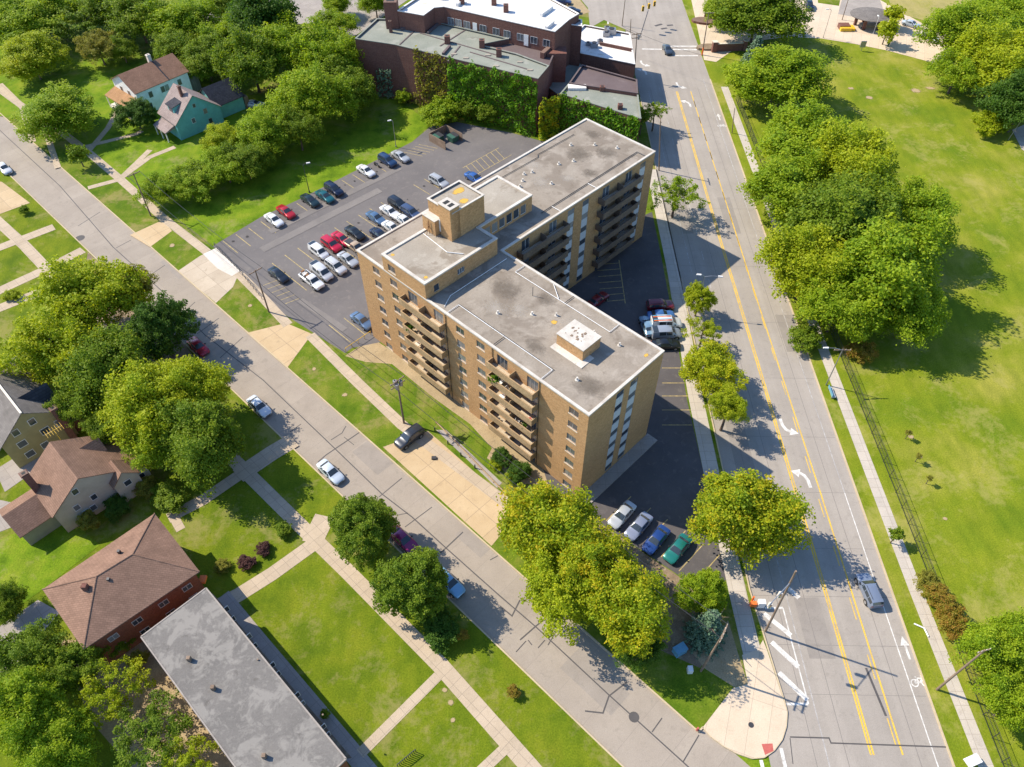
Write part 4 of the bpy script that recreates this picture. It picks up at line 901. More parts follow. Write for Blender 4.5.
for px, py, s in ((594,47,.9),(600,43,.7),(588,45,.6),(611,34,1.1),(606,36,.8),(607,30,.7)):
    x, y = lpx(smc, px, py, 8.3); m_ = MB(); m_.box(x - s, x + s, y - s * .7, y + s * .7, 8.2, 8.2 + s * 1.3); u_ = m_.build('roof_fan', M['metal'], sm); m_ = MB(); m_.tube((x, y, 8.2 + s * 1.3), (x, y, 8.35 + s * 1.3), s * .6, n=10); m_.build('fan_guard', M['dark_metal'], u_)
sch, shc, shr = block('brick_school', [(397,11),(423.5,15.7),(434,8),(444,7),(555,32),(569,20),(579,14),(520,-18),(450,-24)], 17.0, 'long red brick school with a white coated flat roof and paired windows', roof='roof_white', copm='roof_white')
for px, py in ((462,3),(494,4),(506,11),(440,-2)): rchim(sch, shc, px, py, 16.8, 1.5, .6)
for a, b in (((457,6),(463,1)), ((541,16),(552,8)), ((546,29),(553,23))):
    m_ = MB(); m_.bar((*lpx(shc, *a, 16.8), 17.4), (*lpx(shc, *b, 16.8), 17.4), .7, .9); m_.build('roof_kerb', M['roof_white'], sch)
# the camera side wall of the school with its windows
pA, pB = Vector((*lpx(shc, 444,7,17.0), 0)), Vector((*lpx(shc, 555,32,17.0), 0)); dd = (pB - pA).normalized(); rzw = math.atan2(dd.y, dd.x); Lw = (pB - pA).length
for t in (.06, .13, .21, .36, .48, .58, .70, .82, .93):
    p = pA + dd * (Lw * t); hwin(sch, p.x, p.y, 14.1, rzw, 1.7, 1.6, 'panel', 2)
p = pA + dd * (Lw * .285); m_ = MB(); m_.box(-.55, .55, -.1, -.02, 12.5, 15.0); o_ = m_.build('door', M['white_metal'], sch, (p.x, p.y, 0), rzw)
p = pA + dd * (Lw * .752); m_ = MB(); m_.box(-.55, .55, -.1, -.02, 12.5, 15.0); o_ = m_.build('door', M['white_metal'], sch, (p.x, p.y, 0), rzw)
block('brick_tower', [(567,24.5),(582,26.5),(582,20),(570,18)], 15.5, 'small brick stair block at the street end of the school', roof='roof_white', copm='roof_white')
# ivy over the flank of the works
def foliage(name, pts, size, mat, parent=None, seed=1, up=.5, tint=None, outward=None, ow=.25):
    """leaf quads at pts (n,3)"""
    rs = np.random.RandomState(seed); n = len(pts)
    nr = rs.normal(size=(n, 3)); nr[:, 2] = np.abs(nr[:, 2]) * .7 + up
    if outward is not None: nr += outward * ow
    nr /= np.linalg.norm(nr, axis=1)[:, None]
    a = np.cross(nr, rs.normal(size=(n, 3))); a /= np.linalg.norm(a, axis=1)[:, None]; b = np.cross(nr, a)
    s = (size * rs.uniform(.6, 1.35, n))[:, None]; a = a * s; b = b * s * .75
    v = np.stack([pts - a, pts - b * .9 + a * .1, pts + a, pts + b * .9 + a * .1], 1).reshape(-1, 3)
    me = bpy.data.meshes.new(name); me.vertices.add(4 * n); me.vertices.foreach_set('co', v.astype(np.float32).ravel())
    me.loops.add(4 * n); me.loops.foreach_set('vertex_index', np.arange(4 * n, dtype=np.int32))
    me.polygons.add(n); me.polygons.foreach_set('loop_start', np.arange(0, 4 * n, 4, dtype=np.int32))
    me.update(calc_edges=True)
    t = rs.uniform(0, 1, n) * .45 + (tint if tint is not None else .5) * .55
    at_ = me.attributes.new('tint', 'FLOAT', 'FACE'); at_.data.foreach_set('value', np.asarray(t, dtype=np.float32) * np.ones(n, dtype=np.float32))
    me.materials.append(mat); me.validate(); return me
def leafmat(name, cols, trans=.5):
    m, nt, b, out = newmat(name); a = nt.nodes.new('ShaderNodeAttribute'); a.attribute_name = 'tint'
    k = [0, .3, .5, .75, 1.0][:len(cols)] if len(cols) == 5 else [i / (len(cols) - 1) for i in range(len(cols))]
    c = ramp(nt, a.outputs['Fac'], list(zip(k, cols)))
    b.inputs['Roughness'].default_value = .6; b.inputs['Specular IOR Level'].default_value = .25
    nt.links.new(c, b.inputs['Base Color'])
    tr = nt.nodes.new('ShaderNodeBsdfTranslucent'); nt.links.new(mixc(nt, 1.0, c, (1.25,1.2,.55), 'MULTIPLY'), tr.inputs[0])
    mx = nt.nodes.new('ShaderNodeMixShader'); mx.inputs[0].default_value = trans
    nt.links.new(b.outputs[0], mx.inputs[1]); nt.links.new(tr.outputs[0], mx.inputs[2]); nt.links.new(mx.outputs[0], out.inputs[0]); return m
LEAF = {
 'green':  leafmat('leaf_green', [(0.063,0.131,0.010), (0.137,0.226,0.013), (0.211,0.295,0.017), (0.310,0.380,0.023)]),
 'bright': leafmat('leaf_bright', [(0.100,0.194,0.009), (0.200,0.318,0.012), (0.300,0.396,0.014), (0.399,0.466,0.021)]),
 'lime':   leafmat('leaf_lime', [(0.147,0.231,0.009), (0.284,0.370,0.012), (0.385,0.439,0.014), (0.487,0.497,0.021)]),
 'dark':   leafmat('leaf_dark', [(0.032,0.086,0.011), (0.064,0.146,0.014), (0.095,0.182,0.020), (0.149,0.244,0.026)]),
 'autumn': leafmat('leaf_autumn', [(.12,.20,.010), (.21,.31,.011), (.31,.38,.012), (.44,.43,.013), (.60,.42,.014)]),
 'yellow': leafmat('leaf_yellow', [(0.191,0.278,0.010), (0.319,0.399,0.011), (0.446,0.470,0.012), (0.558,0.483,0.013)]),
 'spruce': leafmat('leaf_spruce', [(0.052,0.112,0.063), (0.105,0.184,0.109), (0.158,0.240,0.144), (0.228,0.304,0.190)], .1),
 'olive':  leafmat('leaf_olive', [(0.131,0.140,0.023), (0.221,0.227,0.032), (0.312,0.302,0.044), (0.416,0.367,0.076)]),
 'rust':   leafmat('leaf_rust', [(0.136,0.189,0.017), (0.244,0.240,0.022), (0.353,0.228,0.039), (0.489,0.240,0.055)]),
 'purple': leafmat('leaf_purple', [(0.070,0.032,0.034), (0.123,0.056,0.052), (0.175,0.080,0.069)]),
 'moss':   leafmat('leaf_moss', [(0.070,0.125,0.012), (0.130,0.215,0.016), (0.200,0.290,0.020), (0.290,0.360,0.030)]),
 'ivy':    leafmat('leaf_ivy', [(0.060,0.160,0.012), (0.120,0.270,0.015), (0.170,0.340,0.018), (0.240,0.420,0.025)]),
}
def ivy(px_line, z0, z1, dens, out, label, seed, mat='green', size=.30, base=None):
    rs = np.random.RandomState(seed); P = []; O = []; T = []
    for (a, b, za, zb) in px_line:
        d = b - a; L = d.length; n = int(L * (za + zb) / 2 * dens); dn = d.normalized(); nn = np.array((dn.y, -dn.x, 0))
        t = rs.uniform(0, 1, n); zz = rs.uniform(0, 1, n) ** .9 * (za + (zb - za) * t) + rs.normal(0, .25, n)
        bulge = out * (.35 + .65 * (np.sin(t * L * 1.3 + 2.6 * np.sin(zz * .9)) * .5 + .5) * (np.sin(zz * 1.3 + t * L * .35) * .5 + .5)) * (1.5 - zz / 14)
        off = bulge * rs.uniform(.3, 1, n)
        pts = np.outer(1 - t, np.array(a)) + np.outer(t, np.array(b)); zz *= 1 + .07 * np.sin(t * L * 1.7) * np.sin(t * L * .6 + 1) ; pts[:, 2] = np.maximum(.1, zz); pts += off[:, None] * nn
        P.append(pts); O.append(np.repeat(nn[None], n, 0)); T.append(np.clip(.5 + .22 * np.sin(t * L * 2.3 + zz * 1.7) + .22 * np.sin(t * L * .9 - zz * 2.3) + rs.normal(0, .16, n), 0, 1))
    me = foliage('ivy', np.concatenate(P), size, LEAF[mat], seed=seed, up=.35, tint=np.concatenate(T), outward=np.concatenate(O))
    o = linked('climbing_ivy', me); return tag(o, label, 'climbing plant')
g0 = lambda px, py, z=13.2: (lambda p: Vector((p.x, p.y, 0)))(at(px, py, z))
a0, a1, a2 = g0(447,58), g0(538,79), g0(561,94,9.6); a3 = g0(641,119,9.6)
ivy([(a0, a1, 12.8, 13.2)], 0, 13, 26, 1.5, 'thick green ivy hanging over the tall flank of the brick works', 3, 'ivy', .28)
ivy([(a2, a3, 9.6, 9.4)], 0, 10, 24, 1.3, 'ivy running along the low wing behind the apartment block', 4, 'ivy', .28)
ivy([(g0(398,46), g0(413,49.5), 1.0, 3.0), (g0(413,49.5), g0(446,57.5), 13.3, 13.3)], 0, 13, 13, 1.0, 'thin browning ivy patch at the left end of the brick flank', 5, 'olive', .3)
ivy([(g0(372,42), g0(388,44.5), 6.5, 7.5)], 0, 7, 12, .6, 'small ivy patch low on the shaded end wall of the works', 6, 'spruce', .3)
ivy([(a1 + Vector((.3,-1.0,0)), a2 + Vector((-.3,-1.0,0)), 8.0, 10.6)], 0, 10, 26, 1.6, 'yellowing ivy clump in the notch between the two roofs', 8, 'autumn', .3)
# ---------------------------------------------------------------- trees
def crown_mesh(name, seed, n_cl=80, n_lf=90, cl=(.20,.34), leaf=.055, top=.75, low=-.55, hollow=.5, spread=1.0, mat='green'):
    """leaf faces in clumps through a crown of unit radius (z from about low to top)"""
    rs = np.random.RandomState(seed); P = []; O = []; T = []
    lob = rs.uniform(0, 6.28, 4)
    for i in range(n_cl):
        d = rs.normal(size=3); d /= np.linalg.norm(d); d[2] = d[2] if d[2] > -.45 else -d[2] * .6
        r = (hollow + (1 - hollow) * rs.uniform(0, 1) ** .55)
        th = math.atan2(d[1], d[0]); r *= 1 + .13 * math.sin(2 * th + lob[0]) + .10 * math.sin(3 * th + lob[1]) + .07 * math.sin(5 * th + lob[2])
        c = d * r * np.array((1, 1, 1)); c[2] = c[2] * (top if c[2] > 0 else -low) ; cr = rs.uniform(*cl)
        c[:2] *= spread * (1 - cr * .55)
        m_ = int(n_lf * (cr / np.mean(cl)) ** 1.6)
        dd = d / np.linalg.norm(d); w1 = np.cross(dd, (0, 0, 1.0)); w1 /= (np.linalg.norm(w1) + 1e-6); w2 = np.cross(dd, w1)
        g = rs.normal(size=(m_, 3)); sp = rs.uniform(-1, .8, m_)                      # a spray: long outwards, drooping at the tip
        lg = 1.9 if rs.uniform() < .28 else 1.1
        q = c + np.outer(sp * cr * lg, dd) + np.outer(g[:, 0] * cr * .46 * (1.15 - .5 * sp), w1) + np.outer(g[:, 1] * cr * .34, w2)
        q[:, 2] -= .25 * cr * np.maximum(sp, 0) ** 2
        P.append(q); O.append(np.repeat(dd[None], m_, 0)); T.append(np.clip(rs.uniform(.22, .78) + (.25 if rs.uniform() < .06 else 0) + .14 * sp, 0, 1))
    return foliage(name, np.concatenate(P), leaf, LEAF[mat], seed=seed + 1, up=.8, tint=np.concatenate(T), outward=np.concatenate(O), ow=.3)
def conifer_mesh(name, seed, mat):
    rs = np.random.RandomState(seed); P = []; O = []; T = []
    for k in range(18):
        z = k / 18.0; R_ = (1 - z) ** .85 + .04; nb = int(7 + 9 * R_)
        for j in range(nb):
            a = 6.283 * (j + rs.uniform(-.3, .3)) / nb + k; L = R_ * rs.uniform(.75, 1.1); n = int(64 * L + 16); t = rs.uniform(.1, 1, n)
            x = np.stack([np.cos(a) * L * t, np.sin(a) * L * t, z * 2.6 - .18 * t * L + .05 * t * t], 1)
            x += rs.normal(0, 1, (n, 3)) * (.07 * (1.1 - t * .6))[:, None] * np.array((1, 1, .4)); P.append(x)
            O.append(np.repeat(np.array([[np.cos(a), np.sin(a), .3]]), n, 0)); T.append(np.full(n, rs.uniform(.1, .9)))
    return foliage(name, np.concatenate(P), .055, LEAF[mat], seed=seed + 1, up=.5, tint=np.concatenate(T), outward=np.concatenate(O))
CROWN = {
 'full':  [crown_mesh('crown_full', s, 185, 200, (.09,.27), .0265, .80, -.5, .42) for s in (11, 12, 13, 14)],
 'loose': [crown_mesh('crown_loose', s, 140, 170, (.09,.20), .026, .75, -.45, .35, 1.04) for s in (21, 22, 23)],
 'open':  [crown_mesh('crown_open', s, 75, 100, (.07,.16), .027, .75, -.4, .3, 1.08) for s in (31, 32)],
 'tight': [crown_mesh('crown_tight', s, 260, 130, (.085,.16), .026, .95, -.7, .62) for s in (41, 42)],
 'bush':  [crown_mesh('crown_bush', s, 80, 120, (.15,.28), .05, .8, -.5, .5) for s in (51, 52)],
 'cone':  [conifer_mesh('crown_cone', s, 'spruce') for s in (61,)],
 'small': [crown_mesh('crown_small', s, 36, 45, (.2,.34), .10, .85, -.5, .4) for s in (71, 72)],
}
def trunk_mesh(seed, limbs=7):
    rr = random.Random(seed); m_ = MB()
    m_.path([(0,0,-.1), (.01,.0,.18), (.0,.015,.5), (.02,.0,.78)], .034, .012, 9)
    for k in range(limbs):
        a = 6.283 * k / limbs + rr.uniform(-.3, .3); z0 = rr.uniform(.3, .58); L = rr.uniform(.22, .36)
        p0 = Vector((0, 0, z0)); p1 = p0 + Vector((math.cos(a) * L * .5, math.sin(a) * L * .5, L * .45)); p2 = p0 + Vector((math.cos(a + .2) * L, math.sin(a + .2) * L, L * .75))
        m_.path([p0, p1, p2], .014, .004, 6)
        q = p1 + Vector((math.cos(a - .7) * L * .5, math.sin(a - .7) * L * .5, L * .3)); m_.path([p1, q], .007, .003, 5)
    return m_
BARK = patchy('bark', [(.3, (.09,.065,.05)), (.7, (.16,.12,.095))], 3, 14, .95)
_tm = []
for s in range(4):
    o_ = trunk_mesh(s).build('trunk', BARK); _tm.append(o_.data); bpy.data.objects.remove(o_)
_ti = [0]
def tree(px, py, rp, h, kind, mat, label, group=None, ry=1.0, name='tree', cat='tree', vz=1.0, world=None):
    """crown seen at pixel (px,py) with a radius of rp pixels, top at height h"""
    _ti[0] += 1; i = _ti[0]; rr = random.Random(i * 7 + 3)
    z = h * .62
    for _ in range(4):
        c = at(px, py, z); dist = math.sqrt(c.x ** 2 + c.y ** 2 + (CAMH - z) ** 2); r = rp * dist / math.sqrt(FPX ** 2 + (px - 512) ** 2 + (py - 383.5) ** 2)
        rv = min(r * 1.0 * vz, h * .54) if name != 'bush' else min(r * .9, h * .62)
        z = h - rv * .85
    t = empty(name, (c.x, c.y, 0), 0, label, cat, group)
    m0 = rr.choice(CROWN[kind]); o = linked('crown', m0, t)
    if kind == 'cone':
        o.location = (0, 0, h * .05); o.scale = (r, r, h * .95 / 2.75)
    else:
        o.location = (0, 0, z); o.scale = (r, r * ry, rv * 1.1)
    o.rotation_euler = (0, 0, rr.uniform(0, 6.28))
    if ry != 1.0: o.rotation_euler = (0, 0, ST + rr.choice((0, math.pi)))
    o.material_slots[0].link = 'OBJECT'; o.material_slots[0].material = LEAF[mat]
    if name != 'bush':
        k = linked('trunk', rr.choice(_tm), t); s = h * (.95 if kind != 'cone' else 1.0); k.scale = (s, s, s); k.rotation_euler = (0, 0, rr.uniform(0, 6.28))
        if kind in ('full', 'tight', 'cone'): k.scale = (s * .9, s * .9, s * .9)
    return t
def bush(px, py, rp, h, mat, label, group=None, kind='bush', ry=1.0): return tree(px, py, rp, h, kind, mat, label, group, ry, 'bush', 'bush')
T_ = tree
# park side of the main road
T_(757,16,48,13,'full','green','dark green tree at the top centre behind the low brick sign wall')
T_(717,8,16,8,'full','bright','small green tree at the top edge beside the main road corner')
T_(757,46,15,9,'cone','spruce','blue grey spruce just behind the brick sign wall', name='spruce_tree')
T_(776,80,50,11,'full','bright','light green tree first in the park fence row from the top')
T_(810,146,54,13,'full','bright','broad tree second along the fence row below the light green one')
T_(784,190,42,12,'full','bright','tree leaning over the park sidewalk midway along the fence row')
T_(855,172,46,15,'full','lime','yellowish tree on the meadow side of the fence row')
T_(845,222,58,16,'full','green','very wide tree in the middle of the park fence row')
T_(908,220,42,13,'full','bright','tree on the right edge of the fence row over the long shadow')
T_(808,268,46,13,'full','lime','yellow green tree against the kerb of the main road opposite the flats')
T_(884,272,58,17,'full','bright','tallest bright tree at the lower right of the fence row')
T_(838,306,42,11,'full','bright','tree low in the fence row above the street lamp with two arms')
T_(910,312,36,11,'full','bright','tree at the bottom right of the fence row with the biggest shadow')
bush(806,338,17,3.5,'green','dark green bush at the kerb under the fence row trees')
bush(862,352,15,2.5,'rust','scrubby brown green bush in the shade at the foot of the fence row')
T_(965,36,42,13,'full','bright','bright tree at the top right beside the parked silver car')
T_(1003,20,42,13,'full','bright','bright tree at the very top right below the pale drive')
T_(1000,66,46,14,'full','lime','wide yellow green tree at the right edge above the park path')
T_(958,72,30,10,'loose','bright','ragged tree hanging over the white parked cars at top right')
T_(1022,105,34,12,'full','dark','shaded dark tree on the right edge beside the park path')
bush(990,124,19,4,'lime','round yellowish bush alone on the meadow near the right edge')
T_(892,16,12,6,'small','yellow','slender orange yellow tree above the round bus shelter')
T_(887,32,12,6,'small','lime','small yellow green tree right beside the round bus shelter')
bush(940,600,14,3.5,'rust','rusty orange bush beside the park fence', ry=1.4); bush(952,622,15,3.5,'rust','brownish red bush below the rusty orange one at the fence'); bush(928,582,12,3,'olive','olive bush above the rusty orange one at the fence')
T_(1000,650,36,9,'full','bright','green tree at the right edge behind the leaning wooden pole')
T_(1016,700,32,8,'full','bright','green tree at the bottom right corner over the park fence')
T_(896,535,8,3,'small','green','sapling beside the park sidewalk near the fence bend')
for a in ((909,433,'uppermost'),(919,456,'middle'),(930,478,'lowest')): T_(a[0],a[1],3.5,1.9,'small','olive','thin sapling on the meadow, %s of the row of three' % a[2], 'saplings on the meadow')
# around the flats
T_(745,515,52,11,'full','autumn','yellowing street tree beside the main road and the four parked cars')
T_(548,532,52,12,'full','autumn','large yellow tinged tree nearest the front corner of the flats')
T_(596,566,42,12,'full','autumn','golden green tree beside the four parked cars')
T_(622,605,46,12,'full','autumn','big yellow flecked tree hanging over the side street')
T_(562,590,44,11,'loose','lime','yellow green tree at the kerb of the side street by the flats')
T_(640,648,24,6,'loose','dark','low shaded tree under the big yellow flecked one by the corner lawn')
T_(702,594,25,6.5,'tight','bright','bright green rounded evergreen beside the blue spruce at the corner', vz=1.3)
T_(712,619,23,7.5,'cone','spruce','blue spruce behind the wooden pole at the street corner', name='spruce_tree')
T_(699,300,16,6,'tight','lime','small round crowned tree under the street lamp beside the dark lot')
T_(703,332,19,6,'open','lime','thin yellow green tree below the small round one by the parked ambulance')
T_(712,372,33,8,'loose','yellow','airy yellow tree between the lot and the main road')
T_(728,408,22,8,'loose','lime','narrow yellow green tree just below the airy yellow one')
T_(676,196,26,9,'open','bright','half bare tree in the shade beside the far end of the flats')
T_(655,112,13,7,'open','bright','little tree at the kerb next to the sage roofed wing')
T_(642,118,10,6,'small','green','dark little tree at the corner of the ivy covered wing')
bush(502,458,11,2.0,'dark','dark rounded clipped shrub left of the path at the flats entrance', None, 'tight'); bush(519,472,12.5,2.0,'dark','dark rounded clipped shrub right of the path at the flats entrance', None, 'tight')
bush(496,464,7,1.4,'lime','small yellowish shrub left of the entrance path'); bush(512,477,7,1.4,'lime','small yellowish shrub right of the entrance path')
bush(440,113,19,5,'bright','bright bush on the grass beside the bin enclosure'); bush(468,108,13,5,'green','green bush against the ivy flank behind the bins'); bush(490,113,12,5,'green','green bush against the ivy flank further right of the bins')
bush(403,98,8,3,'bright','small bush at the foot of the brick corner')
T_(364,531,35,9,'tight','moss','round olive green street tree beside the purple car', vz=1.2)
T_(413,586,37,9,'tight','moss','round olive green street tree beside the blue car on the side street', vz=1.2)
bush(440,628,20,2.6,'dark','dark ground shrub in the shade of the second round street tree', ry=1.2); bush(463,635,6,1.8,'rust','thin reddish shrub on the lawn strip'); bush(513,692,7,1.3,'rust','little orange red shrub alone on the lawn strip by the street')
bush(284,530,9,1.4,'green','low green shrub beside the crossing of paths'); bush(263,549,8,1.2,'purple','purple shrub beside the path to the brick house'); bush(246,563,9,1.2,'purple','plum coloured shrub nearest the flat grey roof'); bush(222,566,8,1.2,'olive','pale shrub on the lawn of the brick house'); bush(325,714,5,1.2,'green','green shrub against the wall of the flat roofed block')
# left cluster
T_(95,300,50,14,'full','lime','tall yellow green tree over the sidewalk at the left')
T_(55,350,48,14,'loose','lime','yellow green tree above the olive house at the left')
T_(128,292,30,11,'loose','olive','thin grey green tree at the street end of the left cluster')
T_(110,370,44,13,'full','green','deep green tree in the middle of the left cluster')
T_(162,332,33,10,'tight','dark','dark dense tree casting its shadow onto the red car')
T_(150,405,52,13,'full','lime','bright lime tree in front of the cream house')
T_(192,393,39,12,'full','lime','lime tree closest to the white sedan parked on the side street')
T_(203,442,43,12,'full','green','green tree shading the path crossing below the white sedan')
T_(160,446,30,9,'loose','bright','tree between the cream house and the shaded crossing')
T_(104,428,20,8,'loose','green','small green tree behind the ridge of the cream house')
T_(75,405,24,9,'loose','green','tree beside the olive house porch')
bush(146,488,12,2.4,'olive','pale round bush beside the cream house'); bush(168,497,15,2.2,'green','clipped hedge bush beside the path to the brick house', ry=1.6)
bush(88,522,11,2.6,'olive','light bush below the windows of the cream house'); bush(118,508,14,2.2,'dark','dark bush between the cream house and the brick house')
# top left
T_(57,114,40,9,'full','bright','street tree beside the footpaths in front of the white house')
T_(78,155,12,5,'small','green','little street tree at the kerb below the white house')
T_(136,116,21,6,'tight','dark','dense dark yew in front of the white house', vz=1.4)
T_(22,26,40,11,'full','bright','bright tree near the top left corner')
T_(32,60,34,9,'full','lime','lime tree on the grass near the left edge above the street tree')
T_(84,24,32,10,'open','moss','thin mossy tree at the top left behind the lime tree')
T_(98,48,22,8,'loose','olive','pale half bare tree on the lawn left of the white house')
T_(138,18,34,12,'full','green','green tree behind the white house at the top')
T_(184,26,36,12,'full','bright','bright tree directly behind the brown roof')
T_(176,52,24,9,'full','green','tree touching the back of the white house')
T_(206,62,28,9,'full','green','tree right of the white house ridge beside the alley')
T_(262,22,38,17,'full','dark','tall dark conical tree at the top beside the alley', vz=1.6)
T_(252,62,34,14,'full','green','dark green tree beside the silver car under the trees')
T_(330,58,34,15,'full','bright','tall bright tree at the left end of the brick works')
T_(310,98,40,13,'full','bright','wide bright tree on the grass above the parking lot')
T_(344,88,32,11,'full','green','tree in the shade of the brick end wall')
T_(268,130,31,10,'full','bright','bright tree beside the lamp post of the parking lot')
T_(298,130,24,9,'full','green','green tree on the edge of the shaded grass by the lot')
T_(226,168,27,6.5,'full','bright','bushy tree at the left end of the shaded grass')
T_(188,184,28,6,'loose','bright','bushy tree over the sidewalk near the lot driveway')
T_(158,190,22,6,'loose','bright','small tree next to the wooden pole by the sidewalk')
T_(222,140,22,7,'loose','lime','lime tree right of the teal house')
T_(246,163,25,7,'full','green','dark tree filling the hedge by the lot')
T_(337,4,16,7,'full','bright','small tree at the top edge beside the alley'); T_(375,2,17,8,'full','bright','green tree at the top edge left of the school')
T_(222,5,20,9,'full','green','tree at the top edge left of the tall dark one')
T_(6,10,24,11,'full','green','tree cut by the top left corner')
bush(24,210,5,1.6,'green','small round shrub on the lawn by the left street corner'); bush(12,295,8,1.4,'lime','yellow shrub beside the left house path')
# bottom left
T_(30,655,36,8,'loose','moss','bright tree at the bottom left above the shaded yard')
T_(5,604,20,5,'full','green','small green tree at the left edge beside the lawn')
T_(74,668,32,7,'loose','green','green tree beside the brick house back wall')
T_(22,712,42,10,'full','bright','big bright tree near the bottom left corner')
T_(60,750,38,8,'full','bright','bright tree at the bottom edge of the back yard')
T_(112,690,34,7,'open','lime','half bare lime tree in the back yard')
T_(150,735,42,7,'open','moss','spreading sparse tree beside the flat roofed block')
T_(190,760,28,6,'open','lime','twiggy tree at the bottom edge by the flat grey roof')
bush(118,642,13,3,'green','dark green bush against the brick house wall'); bush(138,660,10,2.4,'olive','dry bush by the corner of the flat grey roof'); bush(100,648,14,2.5,'bright','leafy bush below the brick house roof')
T_(60,8,30,11,'full','bright','leafy tree at the top edge between the corner tree and the olive one')
T_(122,50,15,6,'full','green','low tree on the grass behind the orange porch')
T_(228,40,26,10,'full','bright','bright tree between the alley and the teal house')
T_(284,52,34,13,'full','bright','bright tree left of the tallest one by the brick works')
T_(335,25,22,8,'loose','bright','small bright tree beside the alley and the works chimney')
T_(203,173,20,5,'loose','green','low bushy tree in the middle of the hedge by the lot')
T_(258,148,19,6,'full','green','hedge tree nearest the lamp post of the lot')
T_(108,12,26,11,'full','green','green tree at the top edge left of the white house')
# ---------------------------------------------------------------- vehicles
CARPAINT = {}
def cpaint(c, metal=.25):
    k = tuple(c)
    if k not in CARPAINT: CARPAINT[k] = paint('car_paint', c, .3, metal)
    return CARPAINT[k]
# stations along x: (x, half width at belt, bottom z, belt z, half width on top, top z); front is +x
def loft(st):
    """rings of 13 points from the left sill over the top to the right sill"""
    rings = []
    for x, wb, zb, zl, wt, zt in st:
        h = [(-wb * .90, zb), (-wb * .985, zb + .16), (-wb, (zb + zl) / 2 + .08), (-wb * .965, zl), (-wt, zt - .05 if zt - zl > .2 else zt - .02), (-wt * .72, zt), (0, zt + .018)]
        rings.append([(x, y, z) for y, z in h] + [(x, -y, z) for y, z in reversed(h[:-1])])
    return rings
SEDAN = [(-2.34,.62,.42,.70,.50,.78), (-2.28,.78,.30,.82,.68,.92), (-1.95,.88,.24,.90,.74,1.00), (-1.62,.90,.22,.93,.74,1.03), (-1.02,.91,.20,.95,.60,1.39), (-.45,.91,.20,.94,.62,1.45), (.25,.91,.20,.92,.61,1.43), (1.00,.90,.20,.90,.72,1.00), (1.55,.89,.22,.86,.72,.93), (2.05,.84,.25,.78,.64,.84), (2.30,.70,.32,.64,.55,.72), (2.36,.55,.42,.56,.45,.62)]
SUV = [(-2.30,.70,.42,.90,.60,1.10), (-2.27,.84,.32,1.02,.68,1.30), (-2.05,.93,.27,1.06,.70,1.62), (-1.2,.95,.25,1.06,.72,1.70), (-.3,.95,.25,1.05,.72,1.71), (.35,.95,.25,1.03,.70,1.66), (1.05,.94,.25,1.02,.78,1.14), (1.6,.93,.27,1.00,.78,1.08), (2.1,.88,.30,.92,.70,.98), (2.32,.72,.38,.76,.58,.84), (2.37,.58,.46,.66,.48,.70)]
VAN = [(-2.45,.80,.45,1.0,.72,1.75), (-2.40,.92,.34,1.08,.76,1.86), (-1.4,.97,.28,1.10,.78,1.92), (-.2,.97,.28,1.09,.78,1.92), (.75,.97,.28,1.06,.74,1.84), (1.45,.95,.28,1.04,.80,1.18), (1.95,.92,.30,.98,.76,1.05), (2.35,.80,.36,.82,.62,.88), (2.45,.62,.46,.68,.5,.72)]
PICK = [(-2.75,.90,.50,1.02,.86,1.06), (-2.70,.95,.42,1.04,.90,1.08), (-1.6,.96,.40,1.05,.90,1.09), (-.52,.96,.38,1.06,.90,1.10), (-.42,.96,.38,1.08,.70,1.72), (.2,.96,.38,1.08,.72,1.78), (.75,.96,.38,1.07,.70,1.72), (1.35,.95,.38,1.06,.80,1.16), (2.1,.93,.40,1.02,.78,1.10), (2.6,.86,.42,.92,.70,.98), (2.74,.72,.5,.74,.56,.8)]
KIND = {'sedan': (SEDAN, 3, 6, 6, (1.42, -1.38), .32), 'suv': (SUV, 1, 5, 5, (1.45, -1.38), .37), 'van': (VAN, 1, 4, 4, (1.6, -1.5), .36), 'pickup': (PICK, 3, 6, 6, (1.75, -1.75), .40)}
